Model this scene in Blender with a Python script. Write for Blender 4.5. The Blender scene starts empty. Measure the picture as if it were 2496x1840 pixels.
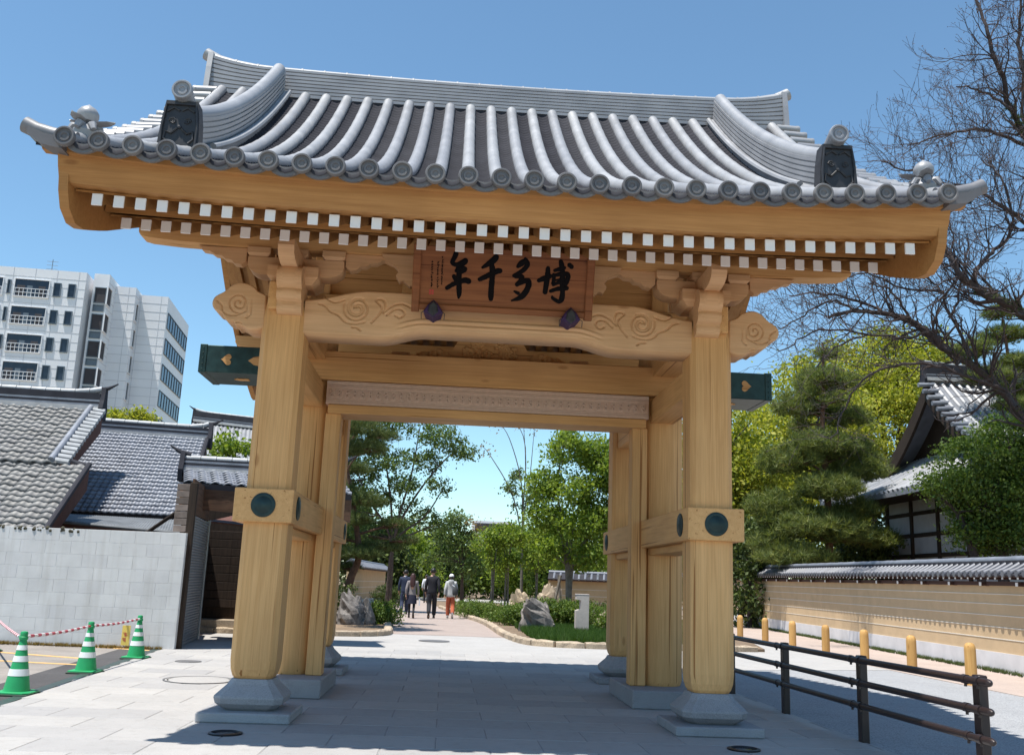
import bpy, math, random
import numpy as np
from mathutils import Vector, Matrix
rng = np.random.default_rng(7)
random.seed(7)
PI = math.pi
scene = bpy.context.scene
col = scene.collection

# ------------------------------------------------------------ camera
CAM = np.array([-0.44423, -9.58839, 1.34506])
YAW, PITCH, ROLL = [math.radians(a) for a in (3.46656, 12.12080, 2.19726)]
FPX, IW, IH = 2341.774, 2496, 1840
def cam_axes():
    cy, sy, cp, sp, cr, sr = math.cos(YAW), math.sin(YAW), math.cos(PITCH), math.sin(PITCH), math.cos(ROLL), math.sin(ROLL)
    f = np.array([sy*cp, cy*cp, sp]); r = np.array([cy, -sy, 0.]); u = np.cross(r, f)
    return np.array([cr*r+sr*u, -sr*r+cr*u, f])
RC = cam_axes()
cd = bpy.data.cameras.new('camera'); cam = bpy.data.objects.new('camera', cd); col.objects.link(cam)
cd.sensor_fit = 'HORIZONTAL'; cd.sensor_width = 36; cd.lens = 36*FPX/IW; cd.clip_start = .05; cd.clip_end = 3000
M = Matrix.Identity(4)
for i in range(3):
    M[i][0] = RC[0][i]; M[i][1] = RC[1][i]; M[i][2] = -RC[2][i]; M[i][3] = CAM[i]
cam.matrix_world = M
scene.camera = cam

# ------------------------------------------------------------ sky, sun, exposure
SUN_TO = Vector((-1.35, -0.75, 4.85)).normalized()     # direction towards the sun
elev = math.asin(SUN_TO.z); az = math.atan2(SUN_TO.x, SUN_TO.y)
world = bpy.data.worlds.new('World'); scene.world = world; world.use_nodes = True
wn = world.node_tree; wn.nodes.clear()
sky = wn.nodes.new('ShaderNodeTexSky'); sky.sky_type = 'NISHITA'; sky.sun_disc = False
sky.sun_elevation = elev; sky.sun_rotation = az
sky.air_density = 1.0; sky.dust_density = 0.0; sky.ozone_density = 5.0
bg = wn.nodes.new('ShaderNodeBackground'); bg.inputs['Strength'].default_value = 0.125
wo = wn.nodes.new('ShaderNodeOutputWorld')
wb = wn.nodes.new('ShaderNodeMix'); wb.data_type = 'RGBA'; wb.blend_type = 'MULTIPLY'; wb.inputs[0].default_value = 1
wb.inputs[7].default_value = (1.0, 1.10, 1.0, 1)      # white balance of the whole sky
wn.links.new(sky.outputs[0], wb.inputs[6]); wn.links.new(wb.outputs[2], bg.inputs[0]); wn.links.new(bg.outputs[0], wo.inputs[0])
sd = bpy.data.lights.new('sun', 'SUN'); sd.energy = 5.0; sd.angle = math.radians(.53); sd.color = (1, .955, .88)
sun = bpy.data.objects.new('sun', sd); col.objects.link(sun)
sun.rotation_euler = SUN_TO.to_track_quat('Z', 'Y').to_euler(); sun.location = (0, 0, 60)
vs = scene.view_settings; vs.view_transform = 'Standard'; vs.look = 'None'; vs.gamma = 1; vs.exposure = 0.55
vs.use_curve_mapping = False

# ------------------------------------------------------------ helpers
KD = IW/2241.0
def un(x, y, X=None, Y=None, Z=None):
    """photo pixel (2241-wide reading) -> point on the plane X=, Y= or Z="""
    r = RC.T @ np.array([x*KD-IW/2, IH/2-y*KD, FPX])
    t = (X-CAM[0])/r[0] if X is not None else (Y-CAM[1])/r[1] if Y is not None else (Z-CAM[2])/r[2]
    return CAM+t*r

def tag(o, label=None, cat=None, group=None, kind=None):
    if label: o['label'] = label
    if cat: o['category'] = cat
    if group: o['group'] = group
    if kind: o['kind'] = kind
    return o
def link(name, data, mat=None, parent=None):
    o = bpy.data.objects.new(name, data); col.objects.link(o)
    if mat is not None and data is not None and len(data.materials) == 0: data.materials.append(mat)
    if parent is not None: setpar(o, parent)
    return o
def setpar(o, parent):
    o.parent = parent
    if parent.type == 'EMPTY' or True:
        o.matrix_parent_inverse = WM(parent).inverted()
def WM(o):
    m = Matrix.LocRotScale(o.location, o.rotation_euler, o.scale)
    if o.parent: m = WM(o.parent) @ o.matrix_parent_inverse @ m
    return m
def empty(name, loc, label=None, cat=None, group=None):
    o = bpy.data.objects.new(name, None); col.objects.link(o); o.location = loc
    o.empty_display_size = .2
    return tag(o, label, cat, group)
def raw_mesh(name, V, F3=None, F4=None, smooth=False):
    """fast mesh from numpy arrays"""
    me = bpy.data.meshes.new(name)
    V = np.asarray(V, np.float32).reshape(-1, 3); me.vertices.add(len(V)); me.vertices.foreach_set('co', V.ravel())
    idx = []; starts = []; tot = []
    n = 0
    for F, k in ((F4, 4), (F3, 3)):
        if F is None or len(F) == 0: continue
        F = np.asarray(F, np.int32).reshape(-1, k)
        idx.append(F.ravel()); starts.append(n+np.arange(len(F))*k); n += len(F)*k
    idx = np.concatenate(idx); starts = np.concatenate(starts)
    me.loops.add(len(idx)); me.loops.foreach_set('vertex_index', idx)
    me.polygons.add(len(starts)); me.polygons.foreach_set('loop_start', starts.astype(np.int32))
    if smooth: me.polygons.foreach_set('use_smooth', np.ones(len(starts), bool))
    me.update(calc_edges=True); me.validate()
    return me

class MB:
    def __init__(s): s.v = []; s.f = []
    def add(s, vs, fs):
        n = len(s.v); s.v += [tuple(map(float, p)) for p in vs]; s.f += [tuple(n+i for i in f) for f in fs]; return s
    def box(s, x0, x1, y0, y1, z0, z1):
        return s.add([(x0,y0,z0),(x1,y0,z0),(x1,y1,z0),(x0,y1,z0),(x0,y0,z1),(x1,y0,z1),(x1,y1,z1),(x0,y1,z1)],
              [(0,3,2,1),(4,5,6,7),(0,1,5,4),(1,2,6,5),(2,3,7,6),(3,0,4,7)])
    def cbox(s, x0, x1, y0, y1, z0, z1, c=.012):
        """box with chamfered edges"""
        lo = (x0, y0, z0); hi = (x1, y1, z1); vs = []; ix = {}
        for i in (0, 1):
            for j in (0, 1):
                for k in (0, 1):
                    e = (i, j, k); p = [hi[a] if e[a] else lo[a] for a in range(3)]
                    q = [p[a]-c if e[a] else p[a]+c for a in range(3)]
                    for a in range(3):
                        r = list(q); r[a] = p[a]; ix[e+(a,)] = len(vs); vs.append(r)
        fs = []
        for a in range(3):
            b, d = (a+1) % 3, (a+2) % 3
            for sgn in (0, 1):
                quad = []
                for (u, w) in ((0,0),(1,0),(1,1),(0,1)):
                    e = [0]*3; e[a] = sgn; e[b] = u; e[d] = w; quad.append(ix[tuple(e)+(a,)])
                fs.append(quad if sgn else quad[::-1])
            for u in (0, 1):
                for w in (0, 1):
                    e0 = [0]*3; e0[b] = u; e0[d] = w; e1 = list(e0); e1[a] = 1
                    q = [ix[tuple(e0)+(b,)], ix[tuple(e1)+(b,)], ix[tuple(e1)+(d,)], ix[tuple(e0)+(d,)]]
                    fs.append(q if (u == w) == False else q[::-1])
        for e in [(i,j,k) for i in (0,1) for j in (0,1) for k in (0,1)]:
            t = [ix[e+(0,)], ix[e+(1,)], ix[e+(2,)]]
            fs.append(t if sum(e) % 2 else t[::-1])
        return s.add(vs, fs)
    def prism(s, poly, axis, a, b):
        """2-d polygon extruded along an axis ('x': poly=(y,z), 'y': poly=(x,z), 'z': poly=(x,y))"""
        def P(p, t): return {'x': (t, p[0], p[1]), 'y': (p[0], t, p[1]), 'z': (p[0], p[1], t)}[axis]
        n = len(poly); vs = [P(p, a) for p in poly]+[P(p, b) for p in poly]
        fs = [tuple(range(n))[::-1], tuple(range(n, 2*n))]+[(i, (i+1) % n, n+(i+1) % n, n+i) for i in range(n)]
        return s.add(vs, fs)
    def tube(s, path, r, n=8, caps=True, up=None):
        path = [np.asarray(p, float) for p in path]; m = len(path)
        rr = r if hasattr(r, '__len__') else [r]*m
        vs = []; prev = None
        for i in range(m):
            t = path[min(i+1, m-1)]-path[max(i-1, 0)]; t /= (np.linalg.norm(t)+1e-9)
            if prev is None:
                a = np.array([0, 0, 1.]) if abs(t[2]) < .9 else np.array([1., 0, 0])
                if up is not None: a = np.asarray(up, float)
            else: a = prev
            u = a-t*np.dot(a, t); u /= (np.linalg.norm(u)+1e-9); prev = u; w = np.cross(t, u)
            for k in range(n):
                th = 2*PI*k/n; vs.append(path[i]+rr[i]*(math.cos(th)*u+math.sin(th)*w))
        fs = [(i*n+k, i*n+(k+1) % n, (i+1)*n+(k+1) % n, (i+1)*n+k) for i in range(m-1) for k in range(n)]
        if caps: fs += [tuple(range(n))[::-1], tuple(range((m-1)*n, m*n))]
        return s.add(vs, fs)
    def lathe(s, prof, c=(0, 0, 0), n=20, axis='z'):
        """profile [(r, h)...] turned around an axis"""
        vs = []
        for r, h in prof:
            for k in range(n):
                a = 2*PI*k/n; x, y = r*math.cos(a), r*math.sin(a)
                p = {'z': (x, y, h), 'y': (x, h, y), 'x': (h, x, y)}[axis]
                vs.append((c[0]+p[0], c[1]+p[1], c[2]+p[2]))
        m = len(prof)
        fs = [(i*n+k, i*n+(k+1) % n, (i+1)*n+(k+1) % n, (i+1)*n+k) for i in range(m-1) for k in range(n)]
        fs += [tuple(range(n))[::-1], tuple(range((m-1)*n, m*n))]
        return s.add(vs, fs)
    def rings(s, rings, caps=True, closed=True):
        n = len(rings[0]); m = len(rings); vs = [p for r in rings for p in r]
        fs = []
        for i in range(m-1):
            for k in range(n if closed else n-1):
                fs.append((i*n+k, i*n+(k+1) % n, (i+1)*n+(k+1) % n, (i+1)*n+k))
        if caps: fs += [tuple(range(n))[::-1], tuple(range((m-1)*n, m*n))]
        return s.add(vs, fs)
    def mesh(s, name, smooth=False):
        me = bpy.data.meshes.new(name); me.from_pydata(s.v, [], s.f); me.validate()
        import bmesh
        bm = bmesh.new(); bm.from_mesh(me); bmesh.ops.recalc_face_normals(bm, faces=bm.faces); bm.to_mesh(me); bm.free()
        if smooth:
            me.polygons.foreach_set('use_smooth', np.ones(len(me.polygons), bool))
            me.update()
            try: me.set_sharp_from_angle(angle=math.radians(38))
            except Exception: pass
        return me
    def o(s, name, mat, parent=None, smooth=False):
        return link(name, s.mesh(name, smooth), mat, parent)

def dup(o, parent=None, mat4=None):
    c = o.copy(); col.objects.link(c)
    if mat4 is not None:
        loc, rot, sc = mat4.decompose(); c.location = loc; c.rotation_euler = rot.to_euler(); c.scale = sc
    if parent is not None: c.parent = parent
    return c

# ------------------------------------------------------------ materials
MATS = {}
def newmat(name):
    m = bpy.data.materials.new(name); m.use_nodes = True; nt = m.node_tree
    return m, nt, nt.nodes['Principled BSDF'], nt.nodes['Material Output']
def N(nt, t, **kw):
    n = nt.nodes.new(t)
    for k, v in kw.items():
        if k in n.inputs: n.inputs[k].default_value = v
        else: setattr(n, k, v)
    return n
def ramp(nt, src, stops):
    r = nt.nodes.new('ShaderNodeValToRGB'); e = r.color_ramp.elements
    while len(e) < len(stops): e.new(.5)
    for el, (p, c) in zip(e, stops): el.position = p; el.color = (*c, 1)
    nt.links.new(src, r.inputs[0]); return r
def mix(nt, fac, a, b, typ='MIX'):
    m = nt.nodes.new('ShaderNodeMix'); m.data_type = 'RGBA'; m.blend_type = typ
    for s, v in ((0, fac), (6, a), (7, b)):
        if hasattr(v, 'links') or hasattr(v, 'is_output'): nt.links.new(v, m.inputs[s])
        else: m.inputs[s].default_value = v if s == 0 else (*v, 1)
    return m.outputs[2]
def coords(nt, scale=(1, 1, 1), obj=True, rot=(0, 0, 0)):
    tc = nt.nodes.new('ShaderNodeNewGeometry'); mp = nt.nodes.new('ShaderNodeMapping')
    mp.inputs['Scale'].default_value = scale; mp.inputs['Rotation'].default_value = rot
    nt.links.new(tc.outputs['Position'], mp.inputs[0]); return mp.outputs[0]
def noise(nt, vec, scale, detail=4, rough=.55, dist=0):
    n = N(nt, 'ShaderNodeTexNoise', Scale=scale, Detail=detail, Roughness=rough, Distortion=dist)
    nt.links.new(vec, n.inputs['Vector']); return n
def bump(nt, h, b, strength=.3, dist=.01):
    n = N(nt, 'ShaderNodeBump', Strength=strength, Distance=dist); nt.links.new(h, n.inputs['Height'])
    nt.links.new(n.outputs[0], b.inputs['Normal']); return n

def m_plain(name, c, rough=.6, metal=0, var=.12, scale=6, bmp=0.0, spec=.5):
    m, nt, b, o = newmat(name); v = coords(nt)
    n = noise(nt, v, scale, 6)
    r = ramp(nt, n.outputs[0], [(.25, tuple(x*(1-var) for x in c)), (.75, tuple(min(1, x*(1+var)) for x in c))])
    nt.links.new(r.outputs[0], b.inputs['Base Color'])
    b.inputs['Roughness'].default_value = rough; b.inputs['Metallic'].default_value = metal
    b.inputs['Specular IOR Level'].default_value = spec
    if bmp: bump(nt, n.outputs[0], b, bmp, .01)
    MATS[name] = m; return m

def m_wood(name, light, dark, axis='z', rough=.62, cracks=True, ring=1.0):
    """planed timber: long grain along an axis, slow colour drift, fine drying checks"""
    m, nt, b, o = newmat(name)
    st = {'x': (.5, 9, 9), 'y': (9, .5, 9), 'z': (9, 9, .5)}[axis]
    v = coords(nt, st)
    inf = nt.nodes.new('ShaderNodeObjectInfo')
    add = N(nt, 'ShaderNodeVectorMath', operation='ADD'); nt.links.new(v, add.inputs[0])
    sc = N(nt, 'ShaderNodeVectorMath', operation='SCALE'); sc.inputs['Scale'].default_value = 9.0
    cmb = nt.nodes.new('ShaderNodeCombineXYZ')
    for i in range(3): nt.links.new(inf.outputs['Random'], cmb.inputs[i])
    nt.links.new(cmb.outputs[0], sc.inputs[0]); nt.links.new(sc.outputs[0], add.inputs[1])
    g = noise(nt, add.outputs[0], 2.2*ring, 8, .62, .35)
    r = ramp(nt, g.outputs[0], [(.28, dark), (.46, tuple((a+c)/2 for a, c in zip(light, dark))), (.62, light)])
    d = noise(nt, coords(nt, (.6, .6, .35)), 1.3, 3)
    dr = ramp(nt, d.outputs[0], [(.3, (.80, .76, .70)), (.7, (1.08, 1.06, 1.02))])
    c = mix(nt, 1.0, r.outputs[0], dr.outputs[0], 'MULTIPLY')
    if cracks:
        st2 = {'x': (.25, 26, 26), 'y': (26, .25, 26), 'z': (26, 26, .25)}[axis]
        k = noise(nt, coords(nt, st2), 1.1, 3, .5, .2)
        kr = ramp(nt, k.outputs[0], [(.645, (1, 1, 1)), (.675, (.50, .38, .27))])
        c = mix(nt, 1.0, c, kr.outputs[0], 'MULTIPLY')
    st3 = {'x': (1.2, 60, 60), 'y': (60, 1.2, 60), 'z': (60, 60, 1.2)}[axis]
    fg = noise(nt, coords(nt, st3), 1.4, 3, .6); fr_ = ramp(nt, fg.outputs[0], [(.35, (.91, .89, .86)), (.6, (1.03, 1.03, 1.02))])
    c = mix(nt, 1.0, c, fr_.outputs[0], 'MULTIPLY')
    vo = N(nt, 'ShaderNodeTexVoronoi', Scale=1.0); st4 = {'x': (.9, 2.6, 2.6), 'y': (2.6, .9, 2.6), 'z': (2.6, 2.6, .9)}[axis]
    nt.links.new(coords(nt, st4), vo.inputs['Vector']); kn = ramp(nt, vo.outputs['Distance'], [(.035, (.42, .28, .17)), (.075, (1, 1, 1))])
    c = mix(nt, .5, c, kn.outputs[0], 'MULTIPLY')
    nt.links.new(c, b.inputs['Base Color']); b.inputs['Roughness'].default_value = rough
    b.inputs['Specular IOR Level'].default_value = .3
    bump(nt, g.outputs[0], b, .12, .006)
    MATS[name] = m; return m

HL, HD = (.73, .43, .19), (.63, .35, .142)
W_X = m_wood('cypress_x', HL, HD, 'x'); W_Y = m_wood('cypress_y', HL, HD, 'y'); W_Z = m_wood('cypress_z', HL, HD, 'z')
W_P = m_wood('cypress_pale', (.71, .45, .26), (.63, .38, .20), 'x', cracks=False)
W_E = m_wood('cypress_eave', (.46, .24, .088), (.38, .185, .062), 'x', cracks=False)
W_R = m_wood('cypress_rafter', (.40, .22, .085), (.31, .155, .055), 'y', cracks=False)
W_RED = m_wood('zelkova_board', (.27, .105, .042), (.17, .058, .022), 'x', cracks=True, ring=.8)
W_OLD = m_wood('weathered_wood', (.13, .075, .05), (.06, .035, .025), 'x', rough=.85)
W_DARK = m_wood('dark_timber', (.045, .030, .022), (.022, .015, .012), 'z', rough=.75)
W_BOL = m_wood('bollard_wood', (.60, .37, .14), (.48, .27, .09), 'z')
WHITE = m_plain('white_rafter_paint', (.80, .78, .76), .6, var=.03)

def m_tile(name, c, rough=.36, var=.22, metal=.35):
    m, nt, b, o = newmat(name); v = coords(nt)
    n = noise(nt, v, 3.0, 6); f = noise(nt, v, 60, 3)
    inf = nt.nodes.new('ShaderNodeObjectInfo')
    r = ramp(nt, n.outputs[0], [(.25, tuple(x*(1-var) for x in c)), (.75, tuple(x*(1+var) for x in c))])
    ra = ramp(nt, inf.outputs['Random'], [(0, (.82, .82, .84)), (1, (1.14, 1.13, 1.10))])
    nt.links.new(mix(nt, 1., r.outputs[0], ra.outputs[0], 'MULTIPLY'), b.inputs['Base Color'])
    rr = N(nt, 'ShaderNodeMapRange'); rr.inputs[3].default_value = rough-.08; rr.inputs[4].default_value = rough+.14
    nt.links.new(n.outputs[0], rr.inputs[0]); nt.links.new(rr.outputs[0], b.inputs['Roughness'])
    b.inputs['Metallic'].default_value = metal
    bump(nt, f.outputs[0], b, .08, .004)
    MATS[name] = m; return m
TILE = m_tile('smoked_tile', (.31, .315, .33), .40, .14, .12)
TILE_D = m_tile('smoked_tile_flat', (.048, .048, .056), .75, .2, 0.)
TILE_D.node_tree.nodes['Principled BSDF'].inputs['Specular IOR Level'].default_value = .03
TILE_E = m_tile('smoked_tile_end', (.135, .13, .132), .5, .2, .0)
TILE_O = m_tile('old_tile', (.17, .168, .165), .55, .35, .1)
TILE_B = m_tile('blue_grey_tile', (.20, .215, .25), .5, .25, .15)
ONI = m_plain('ogre_tile_clay', (.026, .026, .030), .55, var=.3, scale=12, bmp=.2)

def m_granite(name, c, sp=.25, scale=140, rough=.75, stain=.12):
    m, nt, b, o = newmat(name); v = coords(nt)
    n = noise(nt, v, scale, 3, .7); s = noise(nt, v, 1.1, 6, .6)
    r = ramp(nt, n.outputs[0], [(.35, tuple(x*(1-sp) for x in c)), (.5, c), (.68, tuple(min(1, x*(1+sp*.6)) for x in c))])
    s2 = ramp(nt, s.outputs[0], [(.3, (1-stain,)*3), (.7, (1+stain*.4,)*3)])
    inf = nt.nodes.new('ShaderNodeObjectInfo')
    ra = ramp(nt, inf.outputs['Random'], [(0, (.87, .87, .885)), (1, (1.08, 1.07, 1.05))])
    gr = noise(nt, v, 9, 5, .65); g2 = ramp(nt, gr.outputs[0], [(.30, (.84, .83, .82)), (.48, (1, 1, 1))])
    cc = mix(nt, 1., mix(nt, .8, r.outputs[0], g2.outputs[0], 'MULTIPLY'), s2.outputs[0], 'MULTIPLY')
    nt.links.new(mix(nt, 1., cc, ra.outputs[0], 'MULTIPLY'), b.inputs['Base Color'])
    b.inputs['Roughness'].default_value = rough; bump(nt, n.outputs[0], b, .15, .003)
    MATS[name] = m; return m
PAVE = m_granite('paving_granite', (.385, .375, .365), stain=.10)
GRAN = m_granite('base_granite', (.33, .33, .345), .35, stain=.15)
MARK = m_granite('marker_granite', (.50, .45, .41), .25)
KERB = m_granite('kerb_stone', (.46, .37, .27), .4, 40, .85, .35)
PINK = m_granite('pink_path', (.40, .325, .285), .2, 90, .85, .12)
ROADG = m_granite('road_grit', (.36, .365, .37), .45, 55, .9, .10)
ASPH = m_granite('parking_asphalt', (.27, .245, .225), .3, 120, .9, .3)
ASPD = m_granite('asphalt_strip', (.085, .08, .08), .4, 120, .9, .3)
EARTH = m_granite('earth', (.22, .155, .10), .4, 30, .95, .35)
ROCK = m_granite('garden_rock', (.20, .182, .168), .55, 7, .9, .45)
GREENM = m_plain('verdigris_metal', (.022, .050, .048), .42, .55, .35, 9)
DISC = m_plain('dark_bronze_green', (.018, .038, .038), .45, .5, .3, 14)
BRASS = m_plain('brass', (.55, .36, .16), .4, .7)
IRON = m_plain('brown_painted_steel', (.028, .018, .018), .38, .2, .2)
LIGHTRIM = m_plain('ground_light_rim', (.02, .017, .02), .35, .6)
CARV = m_plain('carved_band_wood', (.64, .46, .36), .65, 0, .1, 20)
PURPLE = m_plain('purple_brocade', (.035, .012, .065), .7, 0, .3, 30)
CHAR = m_plain('charcoal_brocade', (.028, .030, .034), .7, 0, .3, 30)
INK = m_plain('black_ink', (.006, .005, .006), .8, 0, .2, spec=.1)
RED = m_plain('seal_red', (.45, .05, .04), .6)

# ============================================================ THE GATE
G = empty('temple_gate', (0, 0, 0), 'large new cypress wood temple gate with grey tiled roof and green fittings', 'gate')
MID = 2.65
REAR = Matrix.Translation((0, 2*MID, 0)) @ Matrix.Rotation(PI, 4, 'Z')
def rear(o):
    """the same part on the far side of the gate (half a turn about its centre)"""
    c = dup(o, G, REAR @ Matrix.LocRotScale(o.location, o.rotation_euler, o.scale))
    for ch in o.children:
        d = ch.copy(); col.objects.link(d); d.parent = c
    return c
def mirx(o, child=True):
    pass
PX = 2.23
def postring(z, h, c):
    return [(h-c, -h, z), (h, -h+c, z), (h, h-c, z), (h-c, h, z), (-h+c, h, z), (-h, h-c, z), (-h, -h+c, z), (-h+c, -h, z)]
# supporting posts, stone bases
for sx in (-1, 1):
    b = MB()
    prof = [(.372, .172, .045), (.40, .192, .048), (.46, .209, .05), (.55, .217, .05), (3.95, .217, .05), (4.06, .205, .048), (4.13, .18, .045), (4.19, .14, .04)]
    b.rings([[(x+sx*PX, y+.28, z) for x, y, z in postring(z, h, c)] for z, h, c in prof])
    p = b.o('post', W_Z, G); rear(p)
    b = MB()
    sp = [(.091, .225, .06), (.115, .262, .065), (.155, .31, .07), (.205, .325, .075), (.225, .32, .075), (.27, .275, .065), (.32, .225, .055), (.371, .195, .05)]
    b.rings([[(x+sx*PX, y+.28, z) for x, y, z in postring(z, h, c)] for z, h, c in sp])
    p = b.o('base_stone', GRAN, G); rear(p)
    b = MB(); b.cbox(sx*2.237-.43, sx*2.237+.43, -.15, .71, 0, .09, .012); rear(b.o('plinth', GRAN, G))
    b = MB(); b.cbox(sx*2.24-.463, sx*2.24+.463, 1.85, 3.45, 0, .205, .012); b.o('column_plinth', GRAN, G)
    # main round column
    b = MB(); b.lathe([(.262, .206), (.282, .26), (.285, .5), (.285, 3.7), (.28, 4.6), (.27, 4.75)], (sx*2.255, MID, 0), 40)
    b.o('column', W_Z, G, True)
    # waist tie beam with end discs
    b = MB(); b.cbox(sx*2.25-.287, sx*2.25+.287, 0, 2*MID, 1.845, 2.173, .008); b.o('tie_beam', W_Y, G)
    b = MB(); b.cbox(sx*2.25-.17, sx*2.25+.17, .5, 4.8, 1.76, 1.842, .006); b.o('lower_tie', W_Y, G)
    for (cx, cy, ax) in ((sx*2.25, 0, 'y'), (sx*(2.25-.287), .33, 'x'), (sx*(2.25+.287), .33, 'x')):
        b = MB(); d = -1 if ax == 'y' else (1 if cx > sx*2.25 else -1)
        b.lathe([(.119, 0), (.119, d*.008), (.108, d*.014), (.085, d*.012), (.08, d*.016), (.05, d*.018), (.045, d*.021), (.001, d*.022)], (cx, cy, 2.01), 32, ax)
        o = b.o('end_disc', DISC, G, True); rear(o)
    # side beams, upper ties
    b = MB(); b.cbox(sx*PX-.15, sx*PX+.15, .5, 4.8, 3.42, 3.72, .01); b.o('upper_tie', W_Y, G)
    b = MB(); b.cbox(sx*PX-.16, sx*PX+.16, -.02, 5.32, 4.0, 4.29, .012); b.o('side_beam', W_Y, G)
    b = MB(); b.prism([(.9, 4.29), (1.5, 4.34), (1.9, 4.6), (2.3, 4.85), (3.0, 4.85), (3.4, 4.6), (3.8, 4.34), (4.4, 4.29)], 'x', sx*PX-.08, sx*PX+.08)
    b.o('gable_strut', W_Y, G)
    b = MB(); b.cbox(sx*PX-.11, sx*PX+.11, MID-.11, MID+.11, 4.84, 5.68, .01); b.o('king_post', W_Z, G)
    # door jamb
    b = MB(); b.cbox(min(sx*1.84, sx*2.03), max(sx*1.84, sx*2.03), 2.36, 2.60, .206, 3.345, .01); b.o('jamb', W_Z, G)
# --- head beam with metal caps
b = MB(); b.cbox(-3.60, 3.60, 2.27, 3.03, 3.775, 4.105, .01); b.o('head_beam', W_X, G)
b = MB(); b.cbox(-2.6, 2.6, 2.255, 2.9, 3.752, 4.118, .01); b.o('head_beam_casing', W_X, G)
def heart(cx, cz, s, flip=1):
    pts = []
    for k in range(28):
        t = 2*PI*k/28
        x = 16*math.sin(t)**3; y = 13*math.cos(t)-5*math.cos(2*t)-2*math.cos(3*t)-math.cos(4*t)
        pts.append((cx+flip*y*s/17, cz+x*s/17))
    return pts
for sx in (-1, 1):
    b = MB(); a0, a1 = sorted((sx*2.72, sx*3.612))
    b.cbox(a0, a1, 2.258, 3.042, 3.768, 4.112, .008)
    cap = b.o('metal_cap', GREENM, G)
    b = MB(); e0, e1 = sorted((sx*3.53, sx*3.620)); b.cbox(e0, e1, 2.250, 3.05, 3.760, 4.120, .006); b.o('cap_rim', GREENM, cap)
    b = MB()
    for k in range(5): b.lathe([(.009, 0), (.009, -.006), (.004, -.01)], (sx*3.575, 2.250, 3.80+k*.07), 8, 'y')
    b.o('rivet', GREENM, cap)
    b = MB(); b.prism(heart(sx*3.28, 3.935, .075, -sx), 'y', 2.251, 2.262); b.o('heart_cutout', W_X, cap)
    b = MB(); b.prism([(sx*3.02, 3.935), (sx*2.95, 3.985), (sx*2.86, 4.0), (sx*2.78, 4.07), (sx*2.70, 4.09), (sx*2.70, 3.78), (sx*2.78, 3.80), (sx*2.86, 3.87), (sx*2.95, 3.885)], 'y', 2.2515, 2.262)
    b.o('cusp_cutout', W_X, cap)
    b = MB(); b.prism([(sx*3.25, 2.62), (sx*3.18, 2.68), (sx*3.06, 2.66), (sx*3.06, 2.58), (sx*3.18, 2.56)], 'z', 3.757, 3.77); b.o('heart_cutout', W_X, cap)
# --- carved band and lintel
band = MB().cbox(-2.035, 2.035, 2.31, 2.75, 3.45, 3.748, .006).o('carved_band', CARV, G)
b = MB()
for z0, h in ((3.455, .018), (3.482, .010), (3.50, .010), (3.668, .010), (3.686, .010), (3.705, .022), (3.732, .010)):
    b.box(-2.03, 2.03, 2.298, 2.316, z0, z0+h)
b.o('moulding', CARV, band)
mb = MB()
for zc_ in (-.022, .022):
    for k in range(10):
        a0, a1 = 2*PI*k/10, 2*PI*(k+1)/10
        P = lambda a, r: (r*math.cos(a), zc_+r*math.sin(a))
        q = [P(a0, .012), P(a1, .012), P(a1, .023), P(a0, .023)]
        mb.add([(x, -.030, z) for x, z in q]+[(x, 0.004, z) for x, z in q], [(0, 1, 2, 3), (0, 4, 5, 1), (2, 6, 7, 3), (1, 5, 6, 2), (3, 7, 4, 0)])
for sgn in (-1, 1):
    for sz in (-1, 1):
        mb.add([(sgn*.030, -.008, sz*.068), (sgn*.046, -.008, sz*.05), (sgn*.046, .004, sz*.05), (sgn*.030, .004, sz*.068), (sgn*.036, -.008, sz*.036), (sgn*.036, .004, sz*.036)],
               [(0, 1, 2, 3), (1, 4, 5, 2)])
mm = mb.mesh('motif')
mm.materials.append(CARV)
for k in range(42):
    o = link('motif', mm, None, band); o.location = ((k-20.5)*.0958, 2.311, 3.588)
MB().cbox(-2.0, 2.0, 2.28, 2.78, 3.335, 3.447, .01).o('lintel', W_X, G)
# --- frog-leg strut with peony carving over the head beam
kz = 4.118
prof = [(-1.02, kz), (-.95, kz+.10), (-.80, kz+.13), (-.70, kz+.10), (-.62, kz+.16), (-.50, kz+.16), (-.42, kz+.30), (-.30, kz+.46), (0, kz+.50)]
prof = prof+[(-x, z) for x, z in prof[-2::-1]]
KAE = MB().prism(prof, 'y', 2.56, 2.74).o('frog_leg_strut', W_X, G)
b = MB()
for k in range(26):
    x = rng.uniform(-.30, .30); z = kz+.06+rng.uniform(0, .34)*(1-abs(x)/.5)
    r = rng.uniform(.05, .085)
    for j in range(5):
        a = j*2*PI/5+rng.uniform(0, 1)
        b.lathe([(r*.5, 0), (r*.42, -.02), (r*.2, -.032), (.001, -.036)], (x+.6*r*math.cos(a), 2.56, z+.6*r*math.sin(a)), 8, 'y')
b.o('peony_carving', W_X, KAE, True)
b = MB()
for sx in (-1, 1):
    for cx, cz, r in ((.86, .06, .07), (.74, .09, .06), (.60, .07, .08), (.66, .12, .05)):
        b.lathe([(r, 0), (r*.95, -.03), (r*.6, -.05), (.001, -.055)], (sx*cx, 2.56, kz+cz), 12, 'y')
tag(b.o('cloud_carving', W_X, KAE, True), kind='stuff')
MB().cbox(-2.9, 2.9, 2.50, 2.80, 4.62, 4.93, .012).o('main_beam', W_X, G)
MB().cbox(-3.75, 3.75, 2.53, 2.77, 5.66, 5.87, .012).o('ridge_purlin', W_X, G)
MB().cbox(-2.3, 2.3, 2.62, 2.68, 4.93, 5.60, .004).o('infill_board', W_X, G)
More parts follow.
